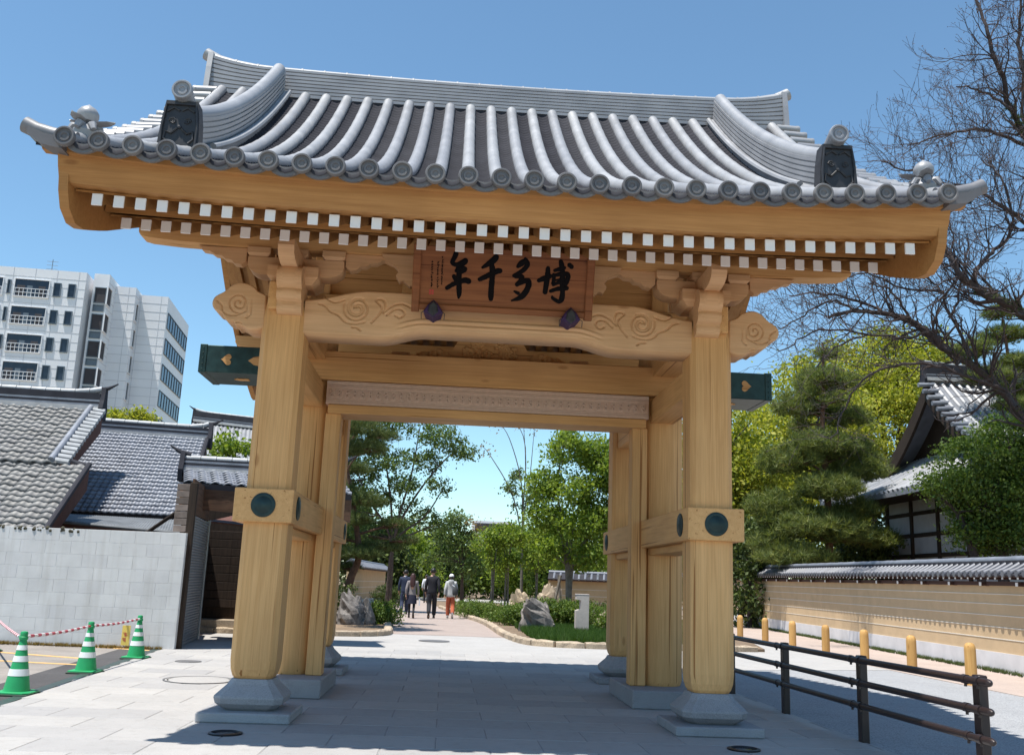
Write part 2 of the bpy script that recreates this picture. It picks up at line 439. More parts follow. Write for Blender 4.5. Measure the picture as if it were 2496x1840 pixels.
for x in (-1.1, 0, 1.1): MB().cbox(x-.09, x+.09, 2.54, 2.76, 4.931, 5.60, .01).o('strut', W_Z, G)
for sx in (-1, 1):
    MB().cbox(sx*1.15-.12, sx*1.15+.12, 2.45, 2.86, 4.119, 4.20, .01).o('bearing_block', W_P, G)

# --- carved rainbow beam (front), grooves cut into the face
def crop_pt(x, y, ox, oy, sc, Y):
    p = un((ox+x/sc)/KD, (oy+y/sc)/KD, Y=Y); return (p[0], p[2])
def smooth_poly(P, n=10):
    P = np.asarray(P, float); out = []
    Q = np.vstack([2*P[0]-P[1], P, 2*P[-1]-P[-2]])
    for i in range(1, len(Q)-2):
        for t in np.linspace(0, 1, n, endpoint=False):
            a, b_, c, d = Q[i-1], Q[i], Q[i+1], Q[i+2]
            out.append(.5*((2*b_)+(-a+c)*t+(2*a-5*b_+4*c-d)*t*t+(-a+3*b_-3*c+d)*t**3))
    out.append(P[-1]); return np.array(out)
def sstep(a, b_, x): t = np.clip((x-a)/(b_-a), 0, 1); return t*t*(3-2*t)
YB = .10
cr = lambda L: smooth_poly([crop_pt(x, y, 450, 550, 3.3046, YB) for x, y in L])
c0 = np.array(crop_pt(1390, 665, 450, 550, 3.3046, YB))
def spiral(c, r0, r1, turns, a0, sgn=1, n=140):
    t = np.linspace(0, 1, n); a = a0+sgn*2*PI*turns*t; r = r0+(r1-r0)*t**.9
    return np.c_[c[0]+r*np.cos(a), c[1]+r*np.sin(a)]
curves = [spiral(c0, .012, .142, 1.9, 2.2, -1), spiral(c0, .03, .115, 1.3, 2.9, -1, 90),
          cr([(1450, 775), (1370, 790), (1290, 770), (1240, 720), (1180, 692), (1130, 642), (1085, 628)]),
          cr([(1505, 780), (1560, 720), (1590, 660), (1545, 605), (1565, 590), (1605, 600), (1618, 650), (1600, 700)]),
          cr([(1610, 690), (1680, 642), (1760, 630), (1840, 665)]),
          cr([(1630, 720), (1690, 675), (1750, 675), (1772, 710), (1735, 740), (1700, 722)]),
          cr([(1350, 815), (1385, 820), (1415, 842)]), cr([(1135, 580), (1210, 615), (1285, 600)])]
def zbot(x): return 3.772+.095*(1-sstep(.78, 1.25, np.abs(x)))
def ztop(x): return 4.145+.135*(1-sstep(1.35, 2.05, np.abs(x)))
def groove_depth(PT, crv, w, d):
    S = np.vstack([c for c in crv]); out = np.full(len(PT), 9.)
    for i in range(0, len(PT), 4000):
        q = PT[i:i+4000]; out[i:i+4000] = np.sqrt(((q[:, None, :]-S[None])**2).sum(-1)).min(1)
    return d*np.clip(1-out/w, 0, 1)**.7
nx, nz = 560, 74
xs = np.linspace(-2.03, 2.03, nx); tz = np.linspace(0, 1, nz)
XX, TT = np.meshgrid(xs, tz); ZZ = zbot(XX)+(ztop(XX)-zbot(XX))*TT
pts = np.c_[-np.abs(XX).ravel(), ZZ.ravel()]
dep = groove_depth(pts, [c[::1] for c in curves], .013, .024).reshape(XX.shape)
hb = ZZ-zbot(XX)
am = sstep(1.12, .95, np.abs(XX))
rib = am*(.016*np.clip(1-np.abs(hb-.115)/.022, 0, 1)**.5+.012*np.clip(1-np.abs(hb-.065)/.018, 0, 1)**.5)
YY = YB+dep-rib+.03*sstep(.025, 0, hb)+.02*sstep(.02, 0, ztop(XX)-ZZ)
V = np.c_[XX.ravel(), YY.ravel(), ZZ.ravel()]
i = np.arange(nz-1)[:, None]*nx+np.arange(nx-1)[None]
F = np.stack([i, i+1, i+nx+1, i+nx], -1).reshape(-1, 4)
# closed behind: back sheet joined by top and bottom strips
Vb = V.copy(); Vb[:, 1] = .44
F2 = F[:, ::-1]+len(V)
bt = np.arange(nx-1); tp = (nz-1)*nx+np.arange(nx-1)
Fb = np.stack([bt+1, bt, bt+len(V), bt+1+len(V)], -1); Ft = np.stack([tp, tp+1, tp+1+len(V), tp+len(V)], -1)
link('rainbow_beam', raw_mesh('rainbow_beam', np.vstack([V, Vb]), None, np.vstack([F, F2, Fb, Ft]), True), W_P, G)
rb = MB()
xsb = np.linspace(-2.03, 2.03, 41)
rb.prism([(x, float(zbot(x))) for x in xsb]+[(x, float(ztop(x))) for x in xsb[::-1]], 'y', 4.86, 5.20); rb.o('rainbow_beam', W_P, G)

# --- carved noses on the outer sides of the posts
nose_px = [(640, 560), (600, 530), (560, 490), (500, 462), (440, 455), (380, 478), (320, 525), (268, 552), (236, 575), (220, 612), (226, 652), (255, 685), (298, 698), (312, 735), (350, 765), (392, 772), (408, 800), (440, 795), (475, 812), (510, 835), (575, 838), (636, 822)]
out = np.array([crop_pt(x, y, 450, 550, 3.3046, YB) for x, y in nose_px]); out[0, 0] = out[-1, 0] = -2.42
ol = smooth_poly(np.vstack([out]), 5)
cN = np.array(crop_pt(440, 620, 450, 550, 3.3046, YB))
nc = [spiral(cN, .01, .12, 2.0, 0., 1, 130), cr([(260, 600), (300, 640), (310, 690), (370, 722), (430, 715), (500, 680)]),
      cr([(560, 690), (500, 740), (520, 720)]), cr([(405, 785), (430, 775), (462, 790)])]
na, nr = len(ol), 46
Vn = [np.r_[cN]]; 
rr_ = np.linspace(0, 1, nr)[1:]
P2 = cN[None, None]+(ol[None]-cN[None, None])*rr_[:, None, None]
P2 = P2.reshape(-1, 2); P2 = np.vstack([cN, P2])
dN = groove_depth(P2, nc, .011, .02)
edge = np.r_[0, np.repeat(rr_, na)]
yN = YB-.005+dN+.03*np.clip((edge-.93)/.07, 0, 1)**2
for sx in (-1, 1):
    Vf = np.c_[P2[:, 0]*(-sx), yN, P2[:, 1]]; nV = len(Vf)
    Vk = Vf.copy(); Vk[:, 1] = .44
    F3 = [(0, 1+(k+1) % na, 1+k) for k in range(na)]; F4 = []
    for r_ in range(nr-2):
        a = 1+r_*na
        F4 += [(a+k, a+(k+1) % na, a+na+(k+1) % na, a+na+k) for k in range(na)]
    l = 1+(nr-2)*na
    side = [(l+k, l+(k+1) % na, nV+l+(k+1) % na, nV+l+k) for k in range(na)]
    F3b = [(a+nV, c+nV, b_+nV) for a, b_, c in F3]; F4b = [(a+nV, d+nV, c+nV, b_+nV) for a, b_, c, d in F4]
    o = link('carved_nose', raw_mesh('carved_nose', np.vstack([Vf, Vk]), F3+F3b, F4+F4b+side, False), W_P, G)
    b = MB(); ring = [(x*(-sx), z) for x, z in ol[::2]]; b.prism(ring, 'y', 4.86, 5.20); b.o('carved_nose', W_P, G)

# --- brackets over the posts
for sx in (-1, 1):
    cx = sx*2.17
    # forward-facing carved nose (curled fist)
    prof = [(.30, 3.98), (.06, 3.955), (-.02, 3.98), (-.05, 4.03), (-.045, 4.075), (-.10, 4.10), (-.125, 4.16), (-.11, 4.20), (-.16, 4.235), (-.20, 4.30), (-.19, 4.38), (-.13, 4.43), (-.04, 4.445), (.06, 4.43), (.30, 4.43)]
    b = MB(); pr = [tuple(p) for p in smooth_poly(prof, 3)]
    b.rings([[(cx+dx, y*(1 if abs(dx) < .1 else .93)+(0 if abs(dx) < .1 else .012), z) for y, z in pr] for dx in (-.125, -.105, -.05, .05, .105, .125)])
    rear(b.o('front_nose', W_P, G, True))
    # big bearing block
    b = MB(); b.rings([[(cx+h*u, .28+h*v, z) for u, v in ((-1, -1), (1, -1), (1, 1), (-1, 1))] for z, h in ((4.292, .19), (4.35, .25), (4.36, .26), (4.47, .26))])
    rear(b.o('bearing_block', W_P, G))
    # boat-shaped bracket arm and small blocks
    L = .50
    arm = [(-L, 4.60), (-L, 4.53)]+[(-L+.17*(1-math.cos(a)), 4.53-.12*math.sin(a)) for a in np.linspace(.2, PI/2, 6)]
    arm = arm+[(-x, z) for x, z in arm[::-1]]
    b = MB(); b.prism([(cx+x, z) for x, z in arm], 'y', .17, .39); rear(b.o('bracket_arm', W_P, G))
    for dx in (-.39, 0, .39):
        b = MB(); b.rings([[(cx+dx+h*u, .28+.135*v*h/.12, z) for u, v in ((-1, -1), (1, -1), (1, 1), (-1, 1))] for z, h in ((4.602, .085), (4.635, .118), (4.64, .12), (4.70, .12))])
        rear(b.o('small_block', W_P, G))
    arm2 = [(-.45, 4.598), (-.47, 4.53), (-.44, 4.46), (-.36, 4.42), (-.25, 4.40), (.30, 4.40), (.30, 4.598)]
    b = MB(); b.prism(arm2, 'x', cx-.08, cx+.08); rear(b.o('cross_arm', W_P, G))
    # cloud-shaped brackets under the purlin
    for d, x0 in ((-sx, sx*1.66), (sx, sx*2.70)):
        cl = [(0, 4.70), (0, 4.56), (.05, 4.52), (.12, 4.53), (.16, 4.57), (.22, 4.575), (.26, 4.61), (.33, 4.615), (.38, 4.65), (.46, 4.66), (.50, 4.70)]
        b = MB(); b.prism([(x0+d*x, z) for x, z in cl], 'y', .22, .34); rear(b.o('cloud_bracket', W_P, G))
    cl = [(0, 4.70), (.02, 4.45), (-.02, 4.38), (.05, 4.36), (.12, 4.42), (.16, 4.40), (.20, 4.47), (.17, 4.52), (.22, 4.58), (.32, 4.62), (.36, 4.70)]
    b = MB(); b.prism([(sx*(.92+x), z) for x, z in cl], 'y', .14, .24); b.o('cloud_bracket', W_P, G)
# eave purlins
b = MB()
pts_ = [(-3.82, 4.80), (-3.80, 4.765), (-3.72, 4.745), (-3.4, 4.722), (-2.8, 4.706), (0, 4.701), (2.8, 4.706), (3.4, 4.722), (3.72, 4.745), (3.80, 4.765), (3.82, 4.80), (3.82, 4.90), (-3.82, 4.90)]
b.prism(pts_, 'y', .17, .39); rear(b.o('eave_purlin', W_X, G))

# ------------------------------------------------------------ eaves: rafters, fascia, boards
lift = lambda x: .125*(min(abs(x), 4.2)/3.75)**2.6
def sheared(y0, y1, z0, slope, w, h):
    b = MB(); ys = [y0, y1]
    b.add([(-w/2, y, z0+slope*(y-y0)+s) for y in ys for s in (-h/2,)]+[(w/2, y, z0+slope*(y-y0)-h/2) for y in ys]+[(w/2, y, z0+slope*(y-y0)+h/2) for y in ys]+[(-w/2, y, z0+slope*(y-y0)+h/2) for y in ys],
          [(0, 2, 4, 6)[::-1], (1, 3, 5, 7), (0, 1, 3, 2), (2, 3, 5, 4), (4, 5, 7, 6), (6, 7, 1, 0)])
    return b
ru = sheared(-1.65, -.30, 0, .42, .082, .098).mesh('flying_rafter'); ru.materials.append(W_R)
rl = sheared(-.85, 2.64, 0, .42, .085, .10).mesh('base_rafter'); rl.materials.append(W_R)
def capm(y, w, h):
    m_ = MB().cbox(-w/2, w/2, y-.006, y+.012, -h/2, h/2, .002).mesh('painted_end'); m_.materials.append(WHITE); return m_
cu, cl_ = capm(-1.65, .087, .103), capm(-.85, .09, .105)
for i in range(40):
    x = (i-19.5)*.1831
    for me_, ce, z0, k, nm in ((ru, cu, 4.352, .62, 'flying_rafter'), (rl, cl_, 4.478, .30, 'base_rafter')):
        o = link(nm, me_, None, G); o.location = (x*(1.0 if nm[0] == 'f' else 1.006), 0, z0+k*lift(x))
        e = bpy.data.objects.new('painted_end', ce); col.objects.link(e); e.parent = o
        rear(o)
def strip(name, mat, sec, x0, x1, n=40, k=1.0, parent=G, rearit=True, smooth=False):
    """cross section (y,z) swept along x with the eave's upturn"""
    b = MB(); b.rings([[(x, y, z+k*lift(x)) for y, z in sec] for x in np.linspace(x0, x1, n)])
    o = b.o(name, mat, parent, smooth); 
    if rearit: rear(o)
    return o
strip('fascia', W_E, [(-1.845, 4.655), (-1.80, 4.53), (-1.735, 4.415), (-1.60, 4.42), (-1.60, 4.66)], -3.87, 3.87, k=.85)
strip('upper_fascia', W_E, [(-1.885, 4.662), (-1.875, 4.610), (-1.79, 4.606), (-1.79, 4.668)], -3.985, 3.985, k=.98)
b = MB()
strip('eave_bearer', W_E, [(-.925, 4.532), (-.925, 4.602), (-.74, 4.665), (-.74, 4.60)], -3.77, 3.77, k=.42)
strip('infill_board', W_E, [(-.815, 4.60), (-.815, 4.79), (-.795, 4.79), (-.795, 4.60)], -3.77, 3.77, k=.5)
strip('soffit_board', W_E, [(-1.62, 4.417), (-.40, 4.929), (-.40, 4.949), (-1.62, 4.437)], -3.77, 3.77, k=.62)
strip('soffit_board', W_R, [(-.78, 4.561), (2.648, 6.001), (2.648, 6.021), (-.78, 4.581)], -3.77, 3.77, k=.30)
def zc(x, y):
    s = np.clip((y+1.95)/4.35, -.05, 1.1)
    return 4.70+2.89*(.62*s+.38*s*s)+lift(x)*(1-.72*np.clip(s, 0, 1))
# roof deck and gable boards
ys = np.linspace(-1.80, MID, 26)
b = MB()
for x0, x1 in ((-3.95, 3.95),):
    xs_ = np.linspace(x0, x1, 25)
    top = [[(x, y, zc(x, y)-.075) for x in xs_] for y in ys]; bot = [[(x, y, zc(x, y)-.125) for x in xs_] for y in ys]
    n0 = 25
    vv = [p for r in top for p in r]+[p for r in bot for p in r]; ff = []
    for i in range(25):
        for k in range(24):
            a = i*n0+k; ff += [(a, a+1, a+n0+1, a+n0), (a+650, a+n0+650, a+n0+651, a+651)]
    for k in range(24): ff += [(k, k+650, k+651, k+1)]
    for i in range(25): ff += [(i*n0, i*n0+n0, i*n0+n0+650, i*n0+650), (i*n0+24, i*n0+24+650, i*n0+n0+24+650, i*n0+n0+24)]
    b.add(vv, ff)
rear(b.o('roof_deck', W_E, G))
for sx in (-1, 1):
    b = MB(); rg = []
    for y in np.r_[[-1.78, -1.76, -1.74, -1.70, -1.66, -1.58], np.linspace(-1.5, MID, 24)]:
        t = 0; zt = zc(3.83, y)-.127; zb = float(np.interp(y, [-1.78, -1.74, -1.66, -1.5, -1.3, -.85, 0, 1, 2.65], [4.62, 4.45, 4.32, 4.245, 4.265, 4.42, 4.78, 5.3, 6.5]))
        rg.append([(sx*3.785, y, zb), (sx*3.865, y, zb), (sx*3.865, y, zt), (sx*3.785, y, zt)])
    b.rings(rg); rear(b.o('barge_board', W_E, G))
    prof = [(MID-.28, 6.35), (MID-.34, 6.15), (MID-.22, 5.98), (MID-.26, 5.86), (MID-.1, 5.74), (MID, 5.62), (MID+.1, 5.74), (MID+.26, 5.86), (MID+.22, 5.98), (MID+.34, 6.15), (MID+.28, 6.35)]
    b = MB(); b.prism(prof, 'x', sx*3.90, sx*3.87); b.o('gable_pendant', W_E, G)

# ------------------------------------------------------------ roof tiles
TILE_C = m_tile('smoked_tile_corner', (.20, .20, .21), .45, .15, .05)
XR = [(i-13.5)*.278 for i in range(28)]
def tomoe(b, c, r, ax='y', d=-1):
    b.lathe([(r, 0), (r, d*.035), (r*.93, d*.045), (r*.78, d*.045), (r*.72, d*.028), (r*.55, d*.026), (r*.50, d*.034), (r*.30, d*.034), (r*.24, d*.026), (.001, d*.026)], c, 24, ax)
    for k in range(3):
        a = k*2*PI/3; q = r*.36
        off = (q*math.cos(a), q*math.sin(a))
        cc = (c[0]+off[0], c[1]+d*.026, c[2]+off[1]) if ax == 'y' else (c[0]+d*.026, c[1]+off[0], c[2]+off[1])
        b.lathe([(r*.13, 0), (r*.10, d*.006), (.001, d*.008)], cc, 8, ax)
dm = MB(); tomoe(dm, (0, 0, 0), .086); dm = dm.mesh('end_tile', True); dm.materials.append(TILE_E)
sm = MB(); tomoe(sm, (0, 0, 0), .062, 'x', 1); sm = sm.mesh('verge_end', True); sm.materials.append(TILE)
for i, x in enumerate(XR):
    L = np.linspace(-2.0, 2.44, 31); path = []; rad = []
    for k, y in enumerate(L):
        if k % 2 == 0 and 0 < k < 30:
            path += [(x, y-.006, zc(x, y-.006)), (x, y, zc(x, y))]; rad += [.0675, .0635]
        else: path.append((x, y, zc(x, y))); rad.append(.0665)
    rad[0] = .072; 
    b = MB(); b.tube(path, rad, 14); o = b.o('cover_tile_row', TILE, G, True)
    e = link('end_tile', dm, None, o); e.location = (x, -2.0, float(zc(x, -1.95))-.015); e.rotation_euler = (0, 0, 0)
    rear(o)
for i in range(27):
    x0, x1 = XR[i], XR[i+1]; xm, hw = (x0+x1)/2, (x1-x0)/2-.045
    V = []; F = []; nc_ = 46; nu = 5
    us = np.linspace(-1, 1, nu)
    yy = np.linspace(-1.99, 2.46, nc_+1)
    for k in range(nc_):
        for (y, dz) in ((yy[k], .016), (yy[k+1]+.02, 0.0)):
            for u in us:
                V.append((xm+u*hw, y, float(zc(xm, y))-.005-.062*(1-u*u)+dz))
        a = k*2*nu
        F += [(a+j, a+j+1, a+nu+j+1, a+nu+j) for j in range(nu-1)]
        nb = len(V)
        for u in us: V.append((xm+u*hw, yy[k], float(zc(xm, yy[k]))-.005-.062*(1-u*u)-.02))
        V += []
        F += [(nb+j, nb+j+1, a+j+1, a+j) for j in range(nu-1)]
        # keep stride: move on by re-basing
        V, F = V, F
        if k < nc_-1:
            pass
        # re-index trick: pad so that next course starts at len(V)
        if len(V) != (k+1)*3*nu: raise RuntimeError
        # adjust a for the next loop through closure
        if k == 0: stride = 3*nu
    # rebuild faces with the true stride
    F = []
    for k in range(nc_):
        a = k*3*nu
        F += [(a+j, a+j+1, a+nu+j+1, a+nu+j) for j in range(nu-1)]+[(a+2*nu+j, a+2*nu+j+1, a+j+1, a+j) for j in range(nu-1)]
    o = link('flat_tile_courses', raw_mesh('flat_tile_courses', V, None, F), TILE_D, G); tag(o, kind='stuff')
    rear(o)
    # pendant eave tile between two discs
    b = MB(); zz = float(zc(xm, -1.98)); us = np.linspace(-1, 1, 9)
    up_ = [(xm+u*(hw+.02), zz+.012-.045*(1-u*u)) for u in us]; lo_ = [(xm+u*(hw+.02), zz-.075-.038*(1-u*u)) for u in us[::-1]]
    b.prism(up_+lo_, 'y', -1.985, -1.955); rear(b.o('eave_tile', TILE_E, G))
# main ridge
def ridge_section(hw, z0, z1, nl):
    pts = []; h = (z1-z0)/nl
    for k in range(nl):
        w = hw*(1-.12*k/nl)
        pts += [(w+.012, z0+k*h+.3*h), (w+.012, z0+(k+1)*h), (w-.008, z0+(k+1)*h), (w-.008, z0+(k+1)*h+.3*h)]
    pts = [(hw+.03, z0), (hw+.03, z0+.03*1.0)]+pts[:-1]
    return pts
rl_ = lambda x: .075*(abs(x)/3.9)**2+.10*max(0, (abs(x)-3.1)/.85)**2.2
sec = ridge_section(.17, 7.63, 8.02, 8)
full = sec+[(-y, z) for y, z in sec[::-1]]
b = MB(); b.rings([[(x, MID+y, z+rl_(x)*((z-7.63)/.39)**.8) for y, z in full] for x in np.linspace(-3.93, 3.93, 60)])
b.o('ridge_stack', TILE, G)
b = MB(); path = []; rad = []
for k in range(26):
    x0 = -3.95+k*.304; x1 = x0+.30
    for xx, r in ((x0, .098), (x1-.025, .098), (x1-.02, .105), (x1+.004, .105)): path.append((xx, MID, 8.015+rl_(xx))); rad.append(r)
b.tube(path, rad, 14); b.o('ridge_cap', TILE, G, True)
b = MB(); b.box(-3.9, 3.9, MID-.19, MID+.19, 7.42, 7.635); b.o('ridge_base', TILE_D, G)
for sx in (-1, 1):
    b = MB(); b.prism([(MID-.26, 7.50), (MID+.26, 7.50), (MID+.20, 8.0), (MID+.16, 8.24), (MID-.16, 8.24), (MID-.20, 8.0)], 'x', sx*3.93, sx*4.0)
    pl = b.o('ridge_end_plate', TILE, G)
    b = MB(); b.tube([(sx*3.90, MID, 8.20), (sx*4.0, MID, 8.25), (sx*4.07, MID, 8.29)], [.085, .085, .085], 14); b.o('end_finial', TILE, pl, True)
    # descending ridges with ogre tiles, front and rear
    X0 = sx*3.01
    s2 = ridge_section(.085, .02, .335, 6); f2 = s2+[(-a, z) for a, z in s2[::-1]]
    b = MB(); rg = []
    for y in np.linspace(-1.30, 2.42, 34): rg.append([(X0+a, y-.25*z*0.6, float(zc(X0, y))+z) for a, z in f2])
    b.rings(rg); rear(b.o('descending_ridge', TILE, G))
    b = MB(); path = [(X0, y-.05, float(zc(X0, y))+.35) for y in np.linspace(-1.36, 2.42, 34)]; b.tube(path, .083, 14); rear(b.o('descending_ridge_cap', TILE, G, True))
    for dx in (-.15, .15):
        b = MB(); b.tube([(X0+dx, y, float(zc(X0, y))+.06) for y in np.linspace(-.9, 2.42, 30)], .035, 8); rear(b.o('gutter_roll', TILE, G, True))
    b = MB(); b.prism([(X0-.185, 4.985), (X0+.185, 4.985), (X0+.165, 5.30), (X0+.14, 5.47), (X0-.14, 5.47), (X0-.165, 5.30)], 'y', -1.48, -1.33)
    og = b.o('ogre_tile', ONI, G)
    b = MB()
    for s2 in (-1, 1):
        b.tube([(X0+s2*(.065+.032*(1-q/14)*math.cos(s2*q*.9)), -1.483, 5.27+.032*(1-q/14)*math.sin(q*.9)) for q in range(13)], .009, 5)
        b.tube([(X0+s2*.02, -1.484, 5.20), (X0+s2*.07, -1.486, 5.15), (X0+s2*.12, -1.484, 5.17), (X0+s2*.13, -1.484, 5.10), (X0+s2*.09, -1.484, 5.06)], .011, 5)
        b.tube([(X0+s2*.01, -1.484, 5.37), (X0+s2*.06, -1.486, 5.40), (X0+s2*.12, -1.484, 5.36)], .010, 5)
    b.lathe([(.022, 0), (.018, -.012), (.001, -.018)], (X0, -1.48, 5.215), 8, 'y')
    b.tube([(X0-.15, -1.485, 5.02), (X0-.155, -1.49, 5.2), (X0-.13, -1.49, 5.43), (X0+.13, -1.49, 5.43), (X0+.155, -1.49, 5.2), (X0+.15, -1.485, 5.02)], .012, 6)
    b.o('ogre_face', ONI, og, True)
    b = MB(); b.tube([(X0, -1.15, 5.42), (X0, -1.33, 5.49), (X0, -1.50, 5.555)], [.085, .085, .088], 16); tomoe(b, (X0, -1.50, 5.556), .092)
    b.o('round_finial', TILE, og, True); rear(og)
    # verge: sideways tiles
    b = MB(); rg = []
    for y in np.linspace(-1.9, 2.6, 26):
        z = float(zc(3.9, y)); rg.append([(sx*3.72, y, z-.075), (sx*4.03, y, z-.085), (sx*4.03, y, z-.03), (sx*3.72, y, z-.02)])
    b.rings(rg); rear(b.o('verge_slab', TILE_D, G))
    for k in range(17):
        y = -1.62+k*.246; z = float(zc(3.9, y))+.015
        b = MB(); b.tube([(sx*3.78, y, z+.012), (sx*4.05, y, z)], [.055, .058], 12); o = b.o('verge_tile', TILE, G, True)
        e = link('verge_end', sm, None, o); e.location = (sx*4.045, y, z); e.rotation_euler = (0, 0, 0 if sx > 0 else PI)
        rear(o)
    # upturned corner tile
    b = MB(); b.tube([(sx*3.70, -1.90, 4.84), (sx*3.90, -1.905, 4.865), (sx*4.03, -1.91, 4.895), (sx*4.13, -1.915, 4.94)], [.064, .066, .068, .07], 16)
    ct = b.o('corner_tile', TILE_C, G, True)
    b = MB(); b.rings([[(x, -1.98, z-.06-h), (x, -1.80, z-.06-h), (x, -1.80, z-.01), (x, -1.98, z-.01)] for x, z, h in ((sx*3.78, 4.83, .05), (sx*3.95, 4.86, .05), (sx*4.08, 4.92, .02))])
    b.o('corner_flat_tile', TILE_E, ct); rear(ct)
    # peach finial
    pc = np.array([sx*3.755, -1.62, 0]); zr = float(zc(3.755, -1.62))
    b = MB(); b.lathe([(.10, zr), (.115, zr+.07), (.085, zr+.12), (.05, zr+.145)], (pc[0], pc[1], 0), 16)
    for k in range(6):
        a = k*PI/3+.3; b.tube([(pc[0]+.05*math.cos(a), pc[1]+.05*math.sin(a), zr+.13), (pc[0]+.11*math.cos(a), pc[1]+.11*math.sin(a), zr+.12), (pc[0]+.14*math.cos(a), pc[1]+.14*math.sin(a), zr+.07)], [.03, .035, .02], 8)
    pf = b.o('peach_finial', TILE, G, True)
    b = MB(); b.lathe([(.02, -.075), (.07, -.06), (.092, -.01), (.09, .025), (.066, .062), (.03, .086), (.006, .105)], (pc[0], pc[1], zr+.235), 18); b.o('peach', TILE, pf, True)
    b = MB()
    for a, l in ((PI if sx < 0 else 0, .13), (0 if sx < 0 else PI, .22), (1.9, .16), (4.4, .18)):
        u = np.array([math.cos(a), math.sin(a), 0]); w = np.array([-u[1], u[0], 0]); c = np.array([pc[0], pc[1], zr+.15])
        rg = []
        for t, wd, dz in ((.2, .03, 0), (.45, .06, .012), (.75, .05, .022), (1.0, .006, .03)):
            p = c+u*(l*t+.02)+np.array([0, 0, dz]); rg.append([p-w*wd, p+np.array([0, 0, .012]), p+w*wd, p-np.array([0, 0, .008])])
        b.rings(rg)
    b.o('peach_leaf', TILE, pf); 

# ============================================================ THE PLAQUE
PL = empty('signboard', (0, -.12, 4.05), 'dark wooden signboard with four black brushed characters hung on the gate', 'signboard')
p0 = np.array([0, -.12, 4.05]); vdir = np.array([0, -.19, .60]); vdir /= np.linalg.norm(vdir); ndir = np.cross(np.array([1., 0, 0]), vdir)
if ndir[1] > 0: ndir = -ndir
def onpl(u, v, h=0): return p0+np.array([u, 0, 0])+vdir*v+ndir*h
def slab(b, u0, u1, v0, v1, h0, h1, c=.006):
    t = MB().cbox(u0, u1, v0, v1, h0, h1, c)
    return b.add([onpl(*p) for p in t.v], t.f)
slab(MB(), -.86, .86, .05, .60, -.03, 0).o('board', W_RED, PL)
for u0, u1, v0, v1, mt in ((-.925, -.845, -.035, .66, W_RED), (.845, .925, -.035, .66, W_RED), (-.845, .845, -.01, .055, W_RED), (-.845, .845, .595, .645, W_RED)):
    slab(MB(), u0, u1, v0, v1, -.045, .03, .008).o('frame', mt, PL)
def unpl(x, y):
    """crop reading (1000,600, x5.0932) -> plaque coordinates"""
    px, py = 1000+x/5.0932, 600+y/5.0932
    r = RC.T @ np.array([px-IW/2, IH/2-py, FPX]); t = np.dot(p0-CAM, ndir)/np.dot(r, ndir)
    q = CAM+t*r-p0; return np.array([q[0], np.dot(q, vdir)])
def brush(b, pts, h=.003, wob=True):
    P = np.array([(x, y, w) for x, y, w in pts], float); S = smooth_poly(P, 6)
    C = np.array([unpl(x, y) for x, y, w in S]); Wd = S[:, 2]/5.0932/240*.62
    if wob: Wd = Wd*(1+rng.uniform(-.06, .06, len(Wd)))
    n = len(C); rg = []
    def ring(c, t, w):
        s_ = np.array([-t[1], t[0]]); out_ = []
        for k in range(10):
            a = 2*PI*k/10; q = c+s_*w*math.cos(a); out_.append(onpl(q[0], q[1], h+.004*math.sin(a)))
        return out_
    for i in range(n):
        t = C[min(i+1, n-1)]-C[max(i-1, 0)]; t /= np.linalg.norm(t)+1e-9
        if i == 0:
            for f, g in ((.75, .35), (.4, .8)): rg.append(ring(C[0]-t*Wd[0]*f, t, Wd[0]*g))
        rg.append(ring(C[i], t, Wd[i]))
        if i == n-1:
            for f, g in ((.4, .8), (.75, .35)): rg.append(ring(C[i]+t*Wd[i]*f, t, Wd[i]*g))
    b.rings(rg)
CH = [
 [[(570,88,56),(555,130,50),(525,190,45),(528,215,42),(575,232,45),(640,205,50),(690,172,45)], [(690,172,42),(688,200,42),(645,230,42),(600,262,42),(578,295,34)], [(568,308,36),(620,282,40),(668,272,40),(680,298,40),(620,330,36)],
  [(540,370,42),(552,395,42),(560,420,36)], [(452,522,42),(520,480,46),(600,445,50),(680,425,58),(732,440,58)], [(612,240,46),(606,330,52),(605,430,56),(606,540,54),(606,600,46),(600,648,18)]],
 [[(1072,130,56),(1030,180,66),(960,228,52),(895,268,26)], [(1000,205,50),(1020,290,58),(1016,400,56),(1006,520,56),(1001,620,56),(1000,662,44)], [(858,415,42),(920,388,50),(1000,348,54),(1080,312,58),(1122,308,48)]],
 [[(1430,152,26),(1420,182,52),(1372,222,58),(1332,258,32)], [(1432,172,46),(1456,222,50),(1430,272,50),(1372,322,46),(1282,370,36)], [(1300,380,36),(1380,380,52),(1372,430,54),(1322,480,46)],
  [(1322,482,38),(1400,442,50),(1460,432,58),(1470,482,60),(1432,570,60),(1362,640,54),(1255,678,16)], [(1290,560,22),(1342,588,40)]],
 [[(1592,430,44),(1660,402,54),(1740,372,46)], [(1710,268,42),(1706,350,54),(1692,450,54),(1672,578,48)], [(1868,188,44),(1880,242,54),(1890,330,54),(1886,450,54),(1890,560,50),(1880,652,58),(1842,688,44),(1770,648,34),(1762,625,22)],
  [(1790,305,32),(1860,286,44),(1918,270,36)], [(1972,232,48),(2006,262,48)], [(1780,352,36),(1782,420,40),(1762,468,26)], [(1800,362,36),(1880,346,48),(1955,352,50),(1950,422,48),(1930,480,36)],
  [(1800,425,20),(1850,415,22),(1905,412,20)], [(1772,482,32),(1850,452,38),(1930,456,36)], [(1738,560,36),(1830,532,44),(1948,522,48)]]]
for ch in CH:
    b = MB()
    for st in ch: brush(b, st, .003+.0006*rng.uniform(0, 1))
    b.o('character', INK, PL, True)
